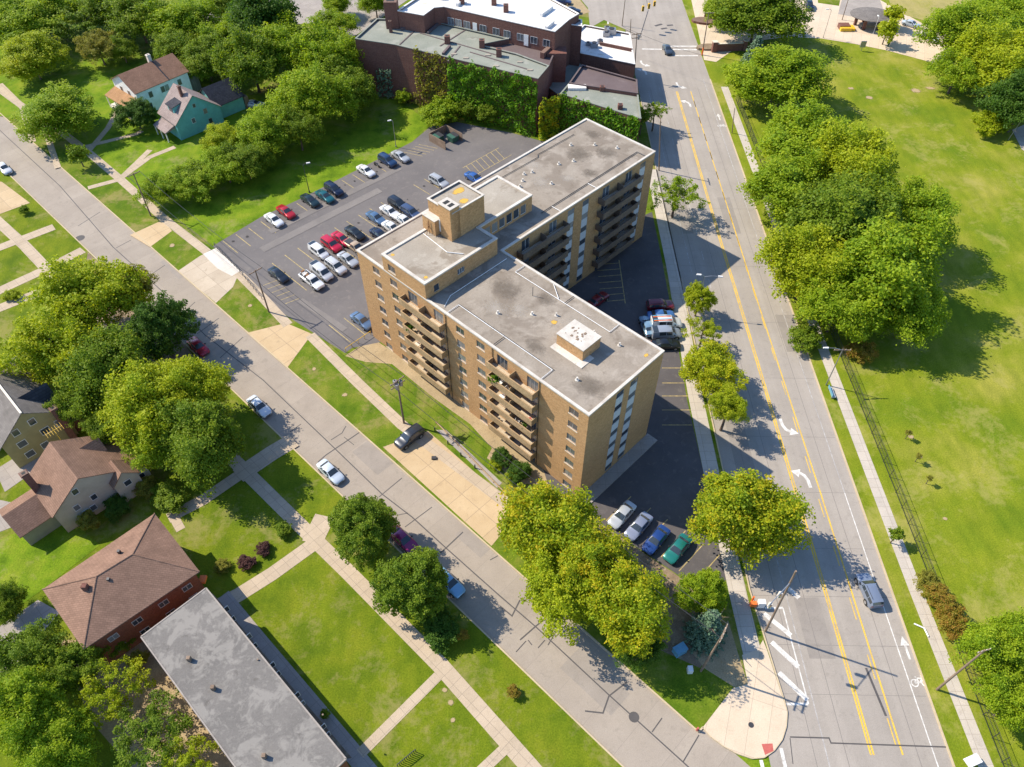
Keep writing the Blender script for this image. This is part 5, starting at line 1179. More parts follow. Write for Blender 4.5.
def car_proto(kind):
    st, gr0, gr1, ws, axles, wr = KIND[kind]
    rg = loft(st); n = len(rg[0]); m_ = MB(); mt = []
    V = [p for r in rg for p in r]; F = []
    for i in range(len(rg) - 1):
        for j in range(n - 1): F.append((i*n + j, i*n + j + 1, (i+1)*n + j + 1, (i+1)*n + j))
        F.append((i*n + n - 1, i*n, (i+1)*n, (i+1)*n + n - 1))
    F.append(tuple(range(n))); F.append(tuple(reversed(range((len(rg)-1)*n, len(rg)*n))))
    m_.v = V; m_.f = F; m_.m = [0] * len(F)
    root = bpy.data.objects.new('parked_car', None); COL.objects.link(root)
    b = m_.build('body', cpaint((.5,.5,.5)), root, smooth=38)
    bmx = bmesh.new(); bmx.from_mesh(b.data); bmesh.ops.recalc_face_normals(bmx, faces=bmx.faces); bmx.to_mesh(b.data); bmx.free()
    def P(i, j): return Vector(rg[i][j])
    def quad(q, name, mat, inset=.07, off=.012):
        """a glass panel inset within the quad q and lifted off the body"""
        c = sum(q, Vector()) / 4; nn = (q[1] - q[0]).cross(q[3] - q[0])
        nn = nn.normalized() if nn.length > 1e-6 else Vector((0, 0, 1))
        if nn.dot(c - Vector((c.x * .6, 0, .6))) < 0: nn = -nn
        q2 = [p + (c - p).normalized() * min(inset, (c - p).length * .4) for p in q]
        g = MB(); a = [p + nn * off for p in q2]; bk = [p - nn * .004 for p in q2]; g.hexa(bk, a); return g.build(name, M[mat], root)
    def strip(i, k, j0, j1, name, e=.12, f=.12, sd=.35, off=.014):
        """glass following the body between rings i and k, over ring points j0..j1, inset at its rim"""
        g = MB(); lo, hi = [], []
        for j in range(j0, j1 + 1):
            A, B = P(i, j), P(k, j)
            if j == j0: A, B = A.lerp(P(i, j + 1), sd), B.lerp(P(k, j + 1), sd)
            if j == j1: A, B = A.lerp(P(i, j - 1), sd), B.lerp(P(k, j - 1), sd)
            lo.append(A.lerp(B, e)); hi.append(A.lerp(B, 1 - f))
        for m in range(len(lo) - 1):
            q = [lo[m], lo[m+1], hi[m+1], hi[m]]; nn = (q[1] - q[0]).cross(q[3] - q[0]).normalized(); c = sum(q, Vector()) / 4
            if nn.dot(c - Vector((c.x * .75, 0, .5))) < 0: q.reverse(); nn = -nn
            g.face([p + nn * off for p in q])
        return g.build(name, M['cglass'], root)
    rw = {'sedan': 3, 'suv': 1, 'van': 1, 'pickup': 3}[kind]
    strip(ws, ws + 1, 4, 8, 'windscreen', .06, .04, .12)
    strip(rw, rw + 1, 4, 8, 'rear_window', .06, .10, .12)
    r0 = rw + 1; r1 = ws
    for j0, j1 in ((3, 4), (8, 9)):
        for i in range(r0, r1): strip(i, i + 1, j0, j1, 'side_window', .05, .05, .12, .012)
        if kind != 'van': strip(r1, r1 + 1, j0, j1, 'quarter_window', .04, .5, .2, .012)
        if kind == 'sedan': strip(r0 - 1, r0, j0, j1, 'quarter_window', .5, .05, .2, .012)
    for ax in axles:
        for s in (-1, 1):
            wy = .80 if kind == 'sedan' else .84
            ar = MB(); ar.tube((ax, s * .5, wr), (ax, s * (wy + .115), wr), wr + .07, n=16); ar.build('wheel_arch', M['black'], root)
            w_ = MB(); w_.tube((ax, s * (wy - .1), wr), (ax, s * (wy + .135), wr), wr, n=18); wo = w_.build('wheel', M['black'], root)
            r_ = MB(); r_.tube((ax, s * (wy + .1), wr), (ax, s * (wy + .145), wr), wr * .62, n=14); r_.build('rim', M['chrome'], wo)
    xf, xr = st[-2][0] - .02, st[1][0] + .02; zl = st[-2][3] - .04; zr = st[1][3] - .06
    for s in (-1, 1):
        hb = MB(); hb.hexa([(xf - .22, s * .50, zl - .02), (xf + .02, s * .46, zl - .05), (xf - .13, s * .76, zl - .02), (xf - .30, s * .78, zl)][::s], [(xf - .24, s * .50, zl + .13), (xf - .0, s * .46, zl + .08), (xf - .14, s * .77, zl + .12), (xf - .32, s * .79, zl + .14)][::s]); hb.build('headlight', M['lamp_white'], root)
        tb = MB(); tb.box(xr - .07, xr + .05, s * .52, s * .74, zr - .10, zr + .06); tb.build('tail_light', M['lamp_red'], root)
        mx_ = st[ws][0] + .42; mi = MB(); mi.box(mx_ - .09, mx_ + .07, s * .90, s * 1.07, st[ws][3] + .0, st[ws][3] + .15); mi.build('mirror', M['black'], root)
    if kind == 'suv':
        for s in (-1, 1): rr_ = MB(); rr_.tube((-1.7, s * .6, 1.75), (.2, s * .6, 1.76), .025, n=6); rr_.build('roof_rail', M['dark_metal'], root)
    if kind == 'pickup':
        bd = MB(); bd.box(-2.6, -.6, -.76, .76, 1.0, 1.115); bd.build('load_bed', M['dark_metal'], root)
    gr = MB(); gr.box(st[-1][0] - .12, st[-1][0] + .012, -.38, .38, .46, .6); gr.build('grille', M['dark_metal'], root)
    return root
PROTO = {k: car_proto(k) for k in KIND}
_cu = {k: False for k in KIND}
def car(px, py, kind, colour, label, group=None, rz=None, s=1.04, z=0.012, cat='car', name='parked_car', metal=.25, flip=False):
    p = at(px, py, .6)
    o = PROTO[kind] if not _cu[kind] else copy_tree(PROTO[kind]); _cu[kind] = True
    o.name = name; tag(o, label, cat, group); o.location = (p.x, p.y, z); o.rotation_euler = (0, 0, (ST - H2 if rz is None else rz) + (math.pi if flip else 0)); o.scale = (s, s, s)
    for ch in o.children:
        if ch.name.split('.')[0] == 'body': ch.material_slots[0].link = 'OBJECT'; ch.material_slots[0].material = cpaint(colour, metal)
    return o
WHITE, SILV, GREY, BLACK, RED, BLUE, TEAL, NAVY = (.75,.75,.74), (.42,.44,.46), (.20,.22,.25), (.012,.014,.018), (.40,.012,.02), (.04,.10,.22), (.01,.10,.12), (.012,.02,.05)
G1 = 'cars parked in the lot behind the flats'
car(274,220,'sedan',WHITE,'white sedan at the grass edge of the lot, lowest in its row',G1)
car(286,212,'sedan',RED,'dark red sedan at the grass edge beside the white one',G1)
car(310,200.5,'sedan',(.012,.03,.035),'blackish green sedan at the grass edge below the lamp post',G1)
car(325,196.5,'sedan',TEAL,'teal sedan at the grass edge beside the lamp post',G1)
car(334,190,'suv',NAVY,'dark navy estate right of the teal sedan at the grass edge',G1)
car(366,171,'sedan',WHITE,'white sedan further up the grass edge row near the motorcycle',G1)
car(387.5,161,'suv',(.02,.05,.12),'dark blue estate near the top of the grass edge row',G1)
car(400.5,156.5,'sedan',SILV,'silver sedan at the top end of the grass edge row',G1)
car(355,233,'sedan',BLACK,'black sedan in the middle row beside the two red cars',G1)
car(341.5,239,'sedan',(.50,.012,.05),'crimson sedan in the middle row next to the black one',G1)
car(331.5,245,'suv',(.50,.010,.04),'crimson estate in the middle row, lower of the two reds',G1)
car(319,252,'van',WHITE,'white minivan in the middle row below the crimson estate',G1,s=.95)
car(376,218,'sedan',(.08,.15,.26),'steel blue sedan alone in the middle row',G1)
car(390,212,'sedan',WHITE,'white coupe in the upper middle row next to a dark van',G1)
car(398.5,205,'suv',(.015,.02,.03),'dark van like estate at the upper end of the middle row',G1,s=1.08)
car(355,247,'pickup',(.48,.36,.24),'tan pickup half hidden by the flats roof edge',G1,s=.95)
car(348,259.5,'sedan',SILV,'silver sedan in the lower middle row under the tan pickup',G1)
car(336,267,'suv',(.55,.56,.57),'pale silver estate in the lower middle row',G1)
car(322,273,'van',(.60,.61,.62),'long pale van between two silver vehicles in the lower row',G1)
pk = car(312,281,'pickup',WHITE,'white work pickup with a loaded bed in the lower row',G1)
for k in range(6):
    rr = random.Random(k + 40); m_ = MB(); x, y = -2.4 + .32 * k, rr.uniform(-.35, .35); m_.box(x - .15, x + .18, y - .3, y + .3, 1.12, 1.25 + rr.uniform(.05, .3)); m_.build('load', M[rr.choice(['rust', 'trim', 'sill', 'trim', 'metal'])], pk)
car(278.5,275,'sedan',(.015,.02,.03),'black sedan alone at the left end of the lower row',G1)
car(362,321,'sedan',(.10,.16,.26),'blue grey sedan parked against the base of the flats',G1)
car(439,182,'suv',SILV,'silver estate near the upper roof of the flats by the bins',G1)
car(474.5,178,'sedan',(.04,.12,.36),'bright blue car half hidden behind the penthouse wing',G1)
car(404.5,221,'sedan',WHITE,'white car mostly hidden behind the roof edge, upper one',G1)
car(392,228,'sedan',WHITE,'white car mostly hidden behind the roof edge, lower one',G1)
car(380,235,'sedan',NAVY,'dark blue car peeping over the roof edge of the flats',G1)
car(411,213,'suv',(.05,.08,.16),'blue car at the roof edge beside the penthouse',G1)
G2 = 'cars parked nose out by the big trees'
for px, py, c, l in ((622,515,SILV,'silver sedan, left of the four by the fresh asphalt'),(638.5,526.5,(.22,.25,.34),'grey violet sedan, second of the four by the fresh asphalt'),(656,540,(.015,.05,.20),'deep blue sedan, third of the four by the fresh asphalt'),(677.5,549,(.012,.16,.14),'emerald green sedan, right of the four by the fresh asphalt')):
    car(px, py, 'sedan', c, l, G2, rz=ST + R(3), flip=True)
G3 = 'vehicles in the shaded side lot'
car(660,306,'suv',(.16,.01,.02),'dark red estate at the top of the side lot row',G3,rz=R(4))
car(661,315.5,'sedan',(.05,.14,.34),'blue sedan below the dark red estate in the side lot',G3,rz=R(4))
vv = car(666,324,'van',WHITE,'white van with orange and blue stripes in the side lot',G3,rz=R(4),s=1.1)
for y, mt in ((-.55,'orange'),(-.3,'blue_box'),(.3,'orange'),(.55,'blue_box')): m_ = MB(); m_.box(-2.2, .6, y - .07, y + .07, 1.93, 1.955); m_.build('stripe', M[mt], vv)
car(666,334,'van',(.30,.34,.40),'grey van in half shade at the low end of the side lot',G3,rz=R(4))
car(666,344.5,'sedan',BLACK,'black sedan just emerging from the shade in the side lot',G3,rz=R(2))
car(647,326,'sedan',(.18,.30,.42),'pale blue sedan nosed in behind the vans of the side lot',G3,rz=R(100))
car(598,300,'sedan',(.20,.012,.02),'dark red sedan in deep shade between the two wings',G3,rz=ST)
ZS = RZ + .005
car(259,406,'sedan',(.60,.62,.64),'silver white sedan by the kerb below the lime tree',None,z=ZS)
car(330.5,471.5,'sedan',(.56,.62,.68),'pale blue white sedan on the side street by the shaded lawn',None,z=ZS)
car(409.5,437.5,'suv',(.03,.035,.045),'black estate standing on the concrete lay-by beside the pole',None,rz=ST,flip=True)
car(403,539,'sedan',(.24,.012,.10),'magenta sedan under the round street tree',None,z=ZS)
car(449,582,'sedan',(.20,.40,.60),'light blue sedan half hidden by the second round street tree',None,z=ZS)
car(4,168,'sedan',(.60,.60,.60),'white sedan cut by the left edge of the picture',None,z=ZS)
car(198,346,'sedan',(.36,.012,.03),'red car parked in the shadow of the dark dense tree',None,z=ZS)
car(869,590,'suv',(.18,.22,.30),'steel grey estate driving alone down the main road',None,rz=R(96),z=ZS,name='moving_car')
car(667.5,49,'sedan',(.05,.07,.10),'dark blue car driving over the far crosswalk',None,rz=R(-84),z=ZS,name='moving_car')
car(254,104.5,'sedan',SILV,'silver car half under the dark trees left of the brick works',None,rz=R(-8))
car(809,6,'suv',NAVY,'dark blue car on the pale apron beside the top centre tree',None,rz=R(-95))
car(911,24,'sedan',(.50,.55,.62),'silver blue car on the apron beside the yellow tree',None,rz=R(-40))
car(948,60,'sedan',WHITE,'white car under the ragged tree at the park edge',None,rz=R(-10))
car(930,38,'van',WHITE,'white van behind the big bright tree at top right',None,rz=R(-60))
G4 = 'cars in the yard beyond the school'
for px, py, c, l in ((553,7,WHITE,'white car in the dusty yard beyond the school'),(572,10.5,NAVY,'navy car at the corner of the dusty yard beyond the school'),(563,1.5,(.03,.05,.14),'dark blue car at the top edge of the dusty yard'),(545,2,RED,'red car beside the white one in the dusty yard')): car(px, py, 'sedan', c, l, G4, rz=R(-15))
# motorcycle by the white sedan
p = at(377,166.5); t = empty('motorcycle', p, ST - H2, 'dark motorcycle parked between the white sedan and the blue estate', 'motorcycle')
m_ = MB(); m_.hexa([(-.5,-.12,.55),(.35,-.14,.6),(.35,.14,.6),(-.5,.12,.55)], [(-.55,-.1,.75),(.3,-.16,.95),(.3,.16,.95),(-.55,.1,.75)]); m_.build('body', M['dark_metal'], t)
for x in (-.7, .72): m_ = MB(); m_.tube((x,-.07,.31),(x,.07,.31),.31,n=16); m_.build('wheel', M['black'], t)
m_ = MB(); m_.tube((.45,-.38,1.02),(.45,.38,1.02),.02,n=6); m_.tube((.72,0,.32),(.45,0,1.02),.035,n=6); m_.build('handlebar', M['chrome'], t)
m_ = MB(); m_.box(-.75,-.1,-.13,.13,.76,.84); m_.build('saddle', M['black'], t)
# ---------------------------------------------------------------- street furniture
def pole_height(base, top):
    g = at(*base); best = None
    for k in range(20, 260):
        z = k / 10; d = g.y * CP - (z - CAMH) * SP; u = g.y * SP + (z - CAMH) * CP; q = (512 + FPX * g.x / d, 383.5 - FPX * u / d)
        e = abs(q[1] - top[1]) + .3 * abs(q[0] - top[0]); best = min(best or (9e9, 0), (e, z))
    return best[1]
POLES = {}
def utility_pole(key, base, top, label, arms=1, armdir=0.0, xf=0, lamp=None, r=.15, armlen=1.3, mat='wood', lean=None):
    g = at(*base); h = pole_height(base, top); tp = at(*top, h)
    off = Vector((tp.x - g.x, tp.y - g.y, h)); 
    if Vector((off.x, off.y)).length > .12 * h: off = Vector((off.x, off.y)).normalized().to_3d() * .12 * h; off.z = h
    t = empty('utility_pole', g, 0, label, 'utility pole')
    m_ = MB(); m_.tube((0,0,-.1), off, r, r * .65, 10); m_.build('pole', M[mat], t)
    d = Vector((math.cos(armdir), math.sin(armdir), 0)); ends = []
    for k in range(arms):
        c = off * (1 - (.25 + .85 * k) / h); a = MB(); a.bar(c - d * armlen + Vector((0,0,.07)), c + d * armlen + Vector((0,0,.07)), .12, .14); ca = a.build('crossarm', M['wood'], t)
        for s in (-1, -.4, .4, 1): i_ = MB(); q = c + d * armlen * .93 * s; i_.tube(q + Vector((0,0,.08)), q + Vector((0,0,.26)), .05, .03, 6); i_.build('insulator', M['sill'], ca)
        ends.append([g + c + d * armlen * s + Vector((0,0,.2)) for s in (-.93, .93)])
    for k in range(xf):
        a = k * 2.1 + .5; c = off * .86 + Vector((math.cos(a) * .5, math.sin(a) * .5, 0)); x = MB(); x.tube(c, c + Vector((0,0,.95)), .28, n=12); xo = x.build('transformer', M['metal'], t)
        x = MB(); x.tube(c + Vector((0,0,.96)), c + Vector((0,0,1.15)), .09, n=6); x.build('bushing', M['dark_metal'], xo)
    if lamp:
        a, L = lamp; dl = Vector((math.cos(a), math.sin(a), 0)); c = off * .97
        x = MB(); x.path([c, c + dl * L * .5 + Vector((0,0,.45)), c + dl * L + Vector((0,0,.5))], .05, .04, 6); lo = x.build('lamp_arm', M['metal'], t)
        e = c + dl * L + Vector((0,0,.46)); nn = Vector((-dl.y, dl.x, 0)); x = MB(); x.hexa([e - nn * .16 - dl * .1, e + dl * .7 - nn * .12, e + dl * .7 + nn * .12, e + nn * .16 - dl * .1][::1], [q + Vector((0,0,.14)) for q in (e - nn * .13 - dl * .1, e + dl * .68 - nn * .09, e + dl * .68 + nn * .09, e + nn * .13 - dl * .1)]); x.build('lamp_head', M['white_metal'], lo)
    POLES[key] = ends if ends else [[g + off, g + off]]
    return t, g, off
utility_pole('lay', (404,423), (397,380), 'wooden utility pole with transformers beside the black estate on the lay-by', 2, ST, 3, r=.17)
utility_pole('lot', (269,312), (255,270), 'wooden utility pole at the low left corner of the parking lot', 1, ST, 0)
utility_pole('side', (151,216), (133,173), 'wooden utility pole by the sidewalk above the lot driveway', 1, ST, 0)
utility_pole('corner', (700.8,671), (725,631), 'wooden utility pole with twin crossarms on the corner lawn', 2, R(60), 0, armlen=1.0)
utility_pole('se', (936.8,689.5), (985,650), 'leaning wooden pole beside the park sidewalk at the lower right', 1, R(15), 0, armlen=.8)
utility_pole('mid', (826,385), (843,349), 'pole with a long lamp arm standing under the lowest fence row trees', 1, 0, 0, lamp=(R(180), 2.4), mat='metal', r=.1)
utility_pole('shop', (634,79), (637,33), 'wooden utility pole with crossarms at the corner of the brick shop', 2, R(20), 1)
utility_pole('shopb', (630,37), (631,19), 'dark slim pole at the back corner of the brick shop', 0, 0, 0, r=.12)
utility_pole('road', (622,26), (626,-8), 'dark pole on the corner by the far side road', 0, 0, 0, r=.12)
utility_pole('plaza', (702,55), (709,12), 'dark wooden pole in an orange sleeve by the brick sign wall', 1, 0, 0, r=.16)
utility_pole('treepole', (659,170), (660,118), 'pole standing in the shade at the far corner of the flats', 1, R(90), 0)
utility_pole('parkp', (732,133), (731,108), 'slim pole on the park sidewalk near the bike symbol', 0, 0, 0, r=.11)
utility_pole('bus', (842,20), (850,-6), 'dark pole beside the yellow barrier near the bus shelter', 0, 0, 0, r=.12)
utility_pole('pp', (1008,140), (1022,120), 'thin light pole beside the park path at the right edge', 0, 0, 0, r=.08, mat='metal')
p = at(702,55); m_ = MB(); m_.tube((p.x, p.y, 0), (p.x, p.y, 2.0), .21, n=10); tag(m_.build('pole_sleeve', M['orange']), 'orange sleeve wrapped around the foot of the dark pole by the sign wall', 'sleeve')
def street_lamp(base, top, label, arms, mat='metal', r=.09):
    g = at(*base); h = pole_height(base, top); t = empty('street_lamp', g, 0, label, 'street lamp')
    m_ = MB(); m_.tube((0,0,0), (0,0,.4), r * 1.8, n=10); m_.tube((0,0,.4), (0,0,h), r, r * .6, 8); m_.build('pole', M[mat], t)
    for a, L in arms:
        d = Vector((math.cos(a), math.sin(a), 0)); n = Vector((-d.y, d.x, 0)); c = Vector((0,0,h - .1)); x = MB(); x.path([c, c + d * L * .5 + Vector((0,0,.3)), c + d * L + Vector((0,0,.35))], .05, .04, 6); ao = x.build('lamp_arm', M[mat], t)
        e = c + d * L + Vector((0,0,.28)); x = MB(); x.hexa([e - n * .18, e + d * .8 - n * .14, e + d * .8 + n * .14, e + n * .18], [q + Vector((0,0,.16)) for q in (e - n * .14, e + d * .75 - n * .1, e + d * .75 + n * .1, e + n * .14)]); x.build('lamp_head', M['white_metal'], ao)
street_lamp((696,311), (696,276), 'tall street lamp over the shaded sidewalk beside the flats', [(R(-8), 2.2), (R(172), .6)])
street_lamp((309.5,192.5), (304,165), 'lamp post at the grass edge of the lot beside the teal sedan', [(R(20), .7)], 'dark_metal')
street_lamp((396,147), (393,121), 'pale lamp post on the grass by the top end of the lot', [(R(200), .3)], 'metal')
street_lamp((823,38), (830,10), 'thin lamp post at the edge of the apron near the meadow', [(R(180), .8)], 'metal', .06)
street_lamp((873,34), (879,18), 'white post standing before the round bus shelter', [(R(90), .3)], 'white_metal', .07)
# traffic signal at the corner
def signal(base, top, label, ad, L):
    g = at(*base); h = pole_height(base, top); t = empty('traffic_signal', g, 0, label, 'traffic signal'); m_ = MB(); tp = at(*top, h); off = Vector((tp.x - g.x, tp.y - g.y, h))
    if off.xy.length > .1 * h: off = (off.xy.normalized() * .1 * h).to_3d(); off.z = h
    m_.tube((0,0,0), off, .15, .11, 10); m_.build('pole', M['wood'], t)
    d = Vector((math.cos(ad), math.sin(ad), 0)); c = off * .82
    m_ = MB(); m_.path([c, c + d * L], .07, .05, 6); m_.build('mast_arm', M['metal'], t)
    for f in (.4, .85):
        q = c + d * L * f - Vector((0,0,.6)); b_ = MB(); b_.box(q.x - .17, q.x + .17, q.y - .17, q.y + .17, q.z - .45, q.z + .55); bo = b_.build('signal_head', M['sill'], t)
        for k, mt in enumerate(('lamp_red', 'yellow', 'signal_green')): l_ = MB(); l_.tube((q.x, q.y - .17, q.z + .35 - .3 * k), (q.x, q.y - .2, q.z + .35 - .3 * k), .1, n=10); l_.build('lens', M[mt], bo)
    return t
signal((765.5,631), (796,571), 'tall traffic signal pole with a short arm near the white hatching', R(222), 4.2)
p = at(754,606); t = empty('signal_cabinet', p, 0, 'white signal cabinet with an orange reflector board at the kerb', 'cabinet')
m_ = MB(); m_.box(.3, 1.2, -.3, .35, 0, 1.3); m_.build('cabinet', M['white_metal'], t); m_ = MB(); m_.box(-.6, .15, -.25, .25, .2, .95); m_.build('reflector_board', M['orange'], t); m_ = MB(); m_.tube((-.2, .6, 0), (-.2, .6, 1.4), .12, n=8); m_.build('post', M['orange'], t)
g = at(641,10)
def hang_signal(px, py, label):
    p = at(px, py, 6.0); t = empty('hanging_signal', p, 0, label, 'traffic signal', 'signals hung over the far crossing'); m_ = MB(); m_.box(-.3,.3,-.3,.3,-.65,.65); m_.build('housing', M['yellow'], t)
    for k in range(3): m_ = MB(); m_.tube((0,-.3,.4 - .4 * k), (0,-.42,.4 - .4 * k), .16, n=10); m_.build('visor', M['dark_metal'], t)
    m_ = MB(); m_.tube((0,0,.66), (0,0,1.2), .03, n=5); m_.build('hanger', M['dark_metal'], t); return p
hs = [hang_signal(643,8.5,'larger yellow signal hanging left over the far crossing'), hang_signal(654.5,3.5,'yellow signal hanging right over the far crossing')]
p = hang_signal(649,6,'dark edged signal hanging between two yellow ones over the far crossing')
def wire(a, b, label, sag=.6, r=.035, group='overhead wires'):
    n = 14; pts = [Vector(a).lerp(Vector(b), i / n) - Vector((0, 0, sag * 4 * (i / n) * (1 - i / n))) for i in range(n + 1)]
    m_ = MB(); m_.path(pts, r, n=4); tag(m_.build('overhead_wire', M['dark_metal']), label, 'wire', group)
wire(at(622,26,7.5) , at(702,55,7.5), 'span wire carrying the signals over the far crossing', .5, .03)
def span(k1, k2, labels):
    e1, e2 = POLES[k1][0], POLES[k2][0]
    for s, l in zip((0, 1), labels): wire(e1[s], e2[s], l, .9)
span('side', 'lot', ('left hand overhead wire running between the two wooden poles by the lot', 'right hand overhead wire running between the two wooden poles by the lot'))
span('lot', 'lay', ('street side overhead wire from the lot corner pole to the lay-by pole', 'building side overhead wire from the lot corner pole to the lay-by pole'))
span('lay', 'corner', ('street side overhead wire from the lay-by pole to the corner lawn pole', 'building side overhead wire from the lay-by pole to the corner lawn pole'))
# park fence
def fence(name, pts, h, label, gap=3.0, rails=(.1, .55, 1.0), step=.16):
    t = empty(name, pts[0], 0, label, 'fence'); o0 = Vector(pts[0]); ms = MB(); n = 0; W_ = []
    for a, b in zip(pts, pts[1:]):
        a, b = Vector(a) - o0, Vector(b) - o0; L = (b - a).length; d = (b - a).normalized(); k = max(1, round(L / gap))
        for i in range(k): 
            if n < 95: q = a + d * L * i / k; m_ = MB(); m_.tube(q, q + Vector((0,0,h + .08)), .045, n=6); m_.build('post', M['dark_metal'], t); n += 1
        for f in rails: ms.tube(a + Vector((0,0,h * f)), b + Vector((0,0,h * f)), .028, n=4, caps=False)
        m2 = int(L / step)
        for i in range(m2): q = a + d * (L * i / m2); ms.tube(q + Vector((0,0,.05)), q + Vector((0,0,h)), .011, n=3, caps=False)
    ms.build('mesh_panel', M['dark_metal'], t); return t
fence('park_fence', [(54.9, 14, 0), (55.0, 60, 0), (54.6, 100, 0), (54.0, 140, 0), (53.8, 172, 0)], 1.9, 'long dark metal fence between the park sidewalk and the meadow', 2.6)
# chain barrier and low rail at the lot edge
def rail(pts, h, label, mat='dark_metal', n=8, name='guard_rail', cat='rail', r=.05):
    t = empty(name, pts[0], 0, label, cat); o0 = Vector(pts[0]); m_ = MB()
    for a, b in zip(pts, pts[1:]): m_.tube(Vector(a) - o0 + Vector((0,0,h)), Vector(b) - o0 + Vector((0,0,h)), r, n=6)
    m_.build('rail', M[mat], t)
    for i in range(n + 1):
        q = Vector(pts[0]).lerp(Vector(pts[-1]), i / n) - o0; m_ = MB(); m_.tube(q, q + Vector((0,0,h)), r, n=6); m_.build('post', M[mat], t)
rail([at(215,246), at(240,272)], .8, 'dark low rail across the lot beside the pale driveway', n=9)
rail([at(243,276), at(262,299)], .8, 'dark low rail along the sidewalk at the lot corner', n=7)
rail([at(346,352), at(371,335)], .9, 'yellow rail at the low end of the lot beside the flats', 'yellow', 4)
rail([at(436,423), at(506,495)], .35, 'low tan timber rail on bollards behind the lay-by', 'balcony_wall', 6, r=.09)
for px, py, l in ((432,434,'upper'),(445,447,'second'),(458,459,'third'),(472,471,'fourth')): 
    p = at(px + 3, py - 3); m_ = MB(); m_.tube(p, p + Vector((0,0,.8)), .1, n=8); tag(m_.build('bollard', M['dark_metal']), 'dark bollard on the back edge of the lay-by, %s one from the pole' % l, 'bollard', 'bollards at the lay-by')
p = at(434,458.5,.0); m_ = MB(); m_.box(p.x - .35, p.x + .35, p.y - .25, p.y + .25, .02, .3); tag(m_.build('planter_box', M['dark_metal']), 'small dark box standing on the concrete lay-by', 'box')
# railing by the flat roofed block
p0, p1 = at(398,767), at(416,752); rail([p0, p0.lerp(p1, .5), p1], 1.0, 'dark railing on the lawn at the bottom edge beside the path', 'dark_metal', 10)
# bin enclosure
p = at(446,141) - UX * 2.5 - UY * 2.7; t = empty('bin_enclosure', p, ST, 'weathered timber bin enclosure at the top of the lot', 'enclosure')
for q in ((-.1, 0, 0, 5.4), (0.0, 5.0, 5.3, 5.4), (5.0, 5.1, 0, 5.298)): m_ = MB(); m_.box(q[0], q[1], q[2], q[3], 0, 1.9); m_.build('panel', M['wood'], t)
def bin_(x, y, label):
    q = Vector((p.x, p.y, 0)) + UX * x + UY * y; b_ = empty('waste_container', q, ST, label, 'waste bin', 'waste bins in the timber enclosure'); m_ = MB(); m_.hexa([(-.9,-.8,.1),(.9,-.8,.1),(.9,.8,.1),(-.9,.8,.1)], [(-1.05,-.95,1.3),(1.05,-.95,1.3),(1.05,.95,1.3),(-1.05,.95,1.3)]); m_.build('body', M['bin_green'], b_)
    for s in (-1, 1): m_ = MB(); m_.hexa([(-1.07,-.96,1.302),(1.07,-.96,1.302),(1.07,.96,1.302),(-1.07,.96,1.302)] if False else [(min(s*.02,s*1.07),-.97,1.31),(max(s*.02,s*1.07),-.97,1.31),(max(s*.02,s*1.07),.97,1.31),(min(s*.02,s*1.07),.97,1.31)], [(min(s*.02,s*1.07),-.97,1.36),(max(s*.02,s*1.07),-.97,1.36),(max(s*.02,s*1.07),.97,1.5),(min(s*.02,s*1.07),.97,1.5)]); m_.build('lid', M['bin_green'] if s < 0 else M['dark_metal'], b_)
bin_(1.3, 4.0, 'green waste bin on the left of the timber enclosure'); bin_(3.7, 1.6, 'green waste bin on the right of the timber enclosure')
# brick sign wall and round shelter at the top
p = at(716,52); t = empty('sign_wall', p, R(5), 'low curved brick sign wall at the top corner of the park', 'wall')
for x0, x1, y0, y1, hh, mt in ((0, 7, 0, .5, 2.0, 'red_brick'), (-1.2, -.02, -.3, .8, 2.6, 'red_brick'), (7.02, 8.0, -.3, .8, 2.6, 'red_brick')): m_ = MB(); m_.box(x0, x1, y0, y1, 0, hh); w_ = m_.build('wall' if hh < 2.2 else 'pier', M[mt], t); m_ = MB(); m_.box(x0 - .04, x1 + .04, y0 - .06, y1 + .06, hh, hh + .12); m_.build('cap', M['sill'], w_)
m_ = MB(); m_.prism([(-3.2 * math.cos(a) - 1.5, 2.4 + 1.6 * math.sin(a)) for a in [k * .5236 for k in range(12)]], 0, .5); m_.build('planter', M['mulch'], t)
p = at(722,20); t = empty('sign_wall', p, R(-8), 'dark brick sign wall with a planter under the top centre tree', 'wall'); m_ = MB(); m_.box(-5, 5, 0, .6, 0, 1.8); m_.build('wall', M['red_brick'], t); m_ = MB(); m_.prism([(-4.5 + 4 * math.cos(a), -2 + 2 * math.sin(a)) for a in [k * .5236 for k in range(12)]], 0, .6); m_.build('planter', M['red_brick'], t)
p = at(868,26); t = empty('bus_shelter', p, 0, 'round bus shelter with a grey domed roof on brick piers', 'shelter')
m_ = MB(); n = 24; rings = [(5.8, 3.0), (5.9, 3.15), (4.4, 3.5), (2.2, 3.75), (.4, 3.85)]; V = [[(r_ * math.cos(6.2832 * i / n), r_ * .8 * math.sin(6.2832 * i / n), z) for i in range(n)] for r_, z in rings]
for a, b in zip(V, V[1:]):
    for i in range(n): m_.face([a[i], a[(i+1) % n], b[(i+1) % n], b[i]])
m_.face(V[-1]); m_.face(list(reversed(V[0]))); m_.build('roof', M['sh_slate'], t, smooth=30)
for a in (.4, 1.7, 2.9, 4.1, 5.3): m_ = MB(); x, y = 3.6 * math.cos(a), 2.8 * math.sin(a); m_.box(x - .35, x + .35, y - .35, y + .35, 0, 3.0); m_.build('pier', M['red_brick'], t)
m_ = MB(); m_.box(-2.2, 2.2, -1, 1, 0, .5); m_.build('bench', M['concrete'], t)
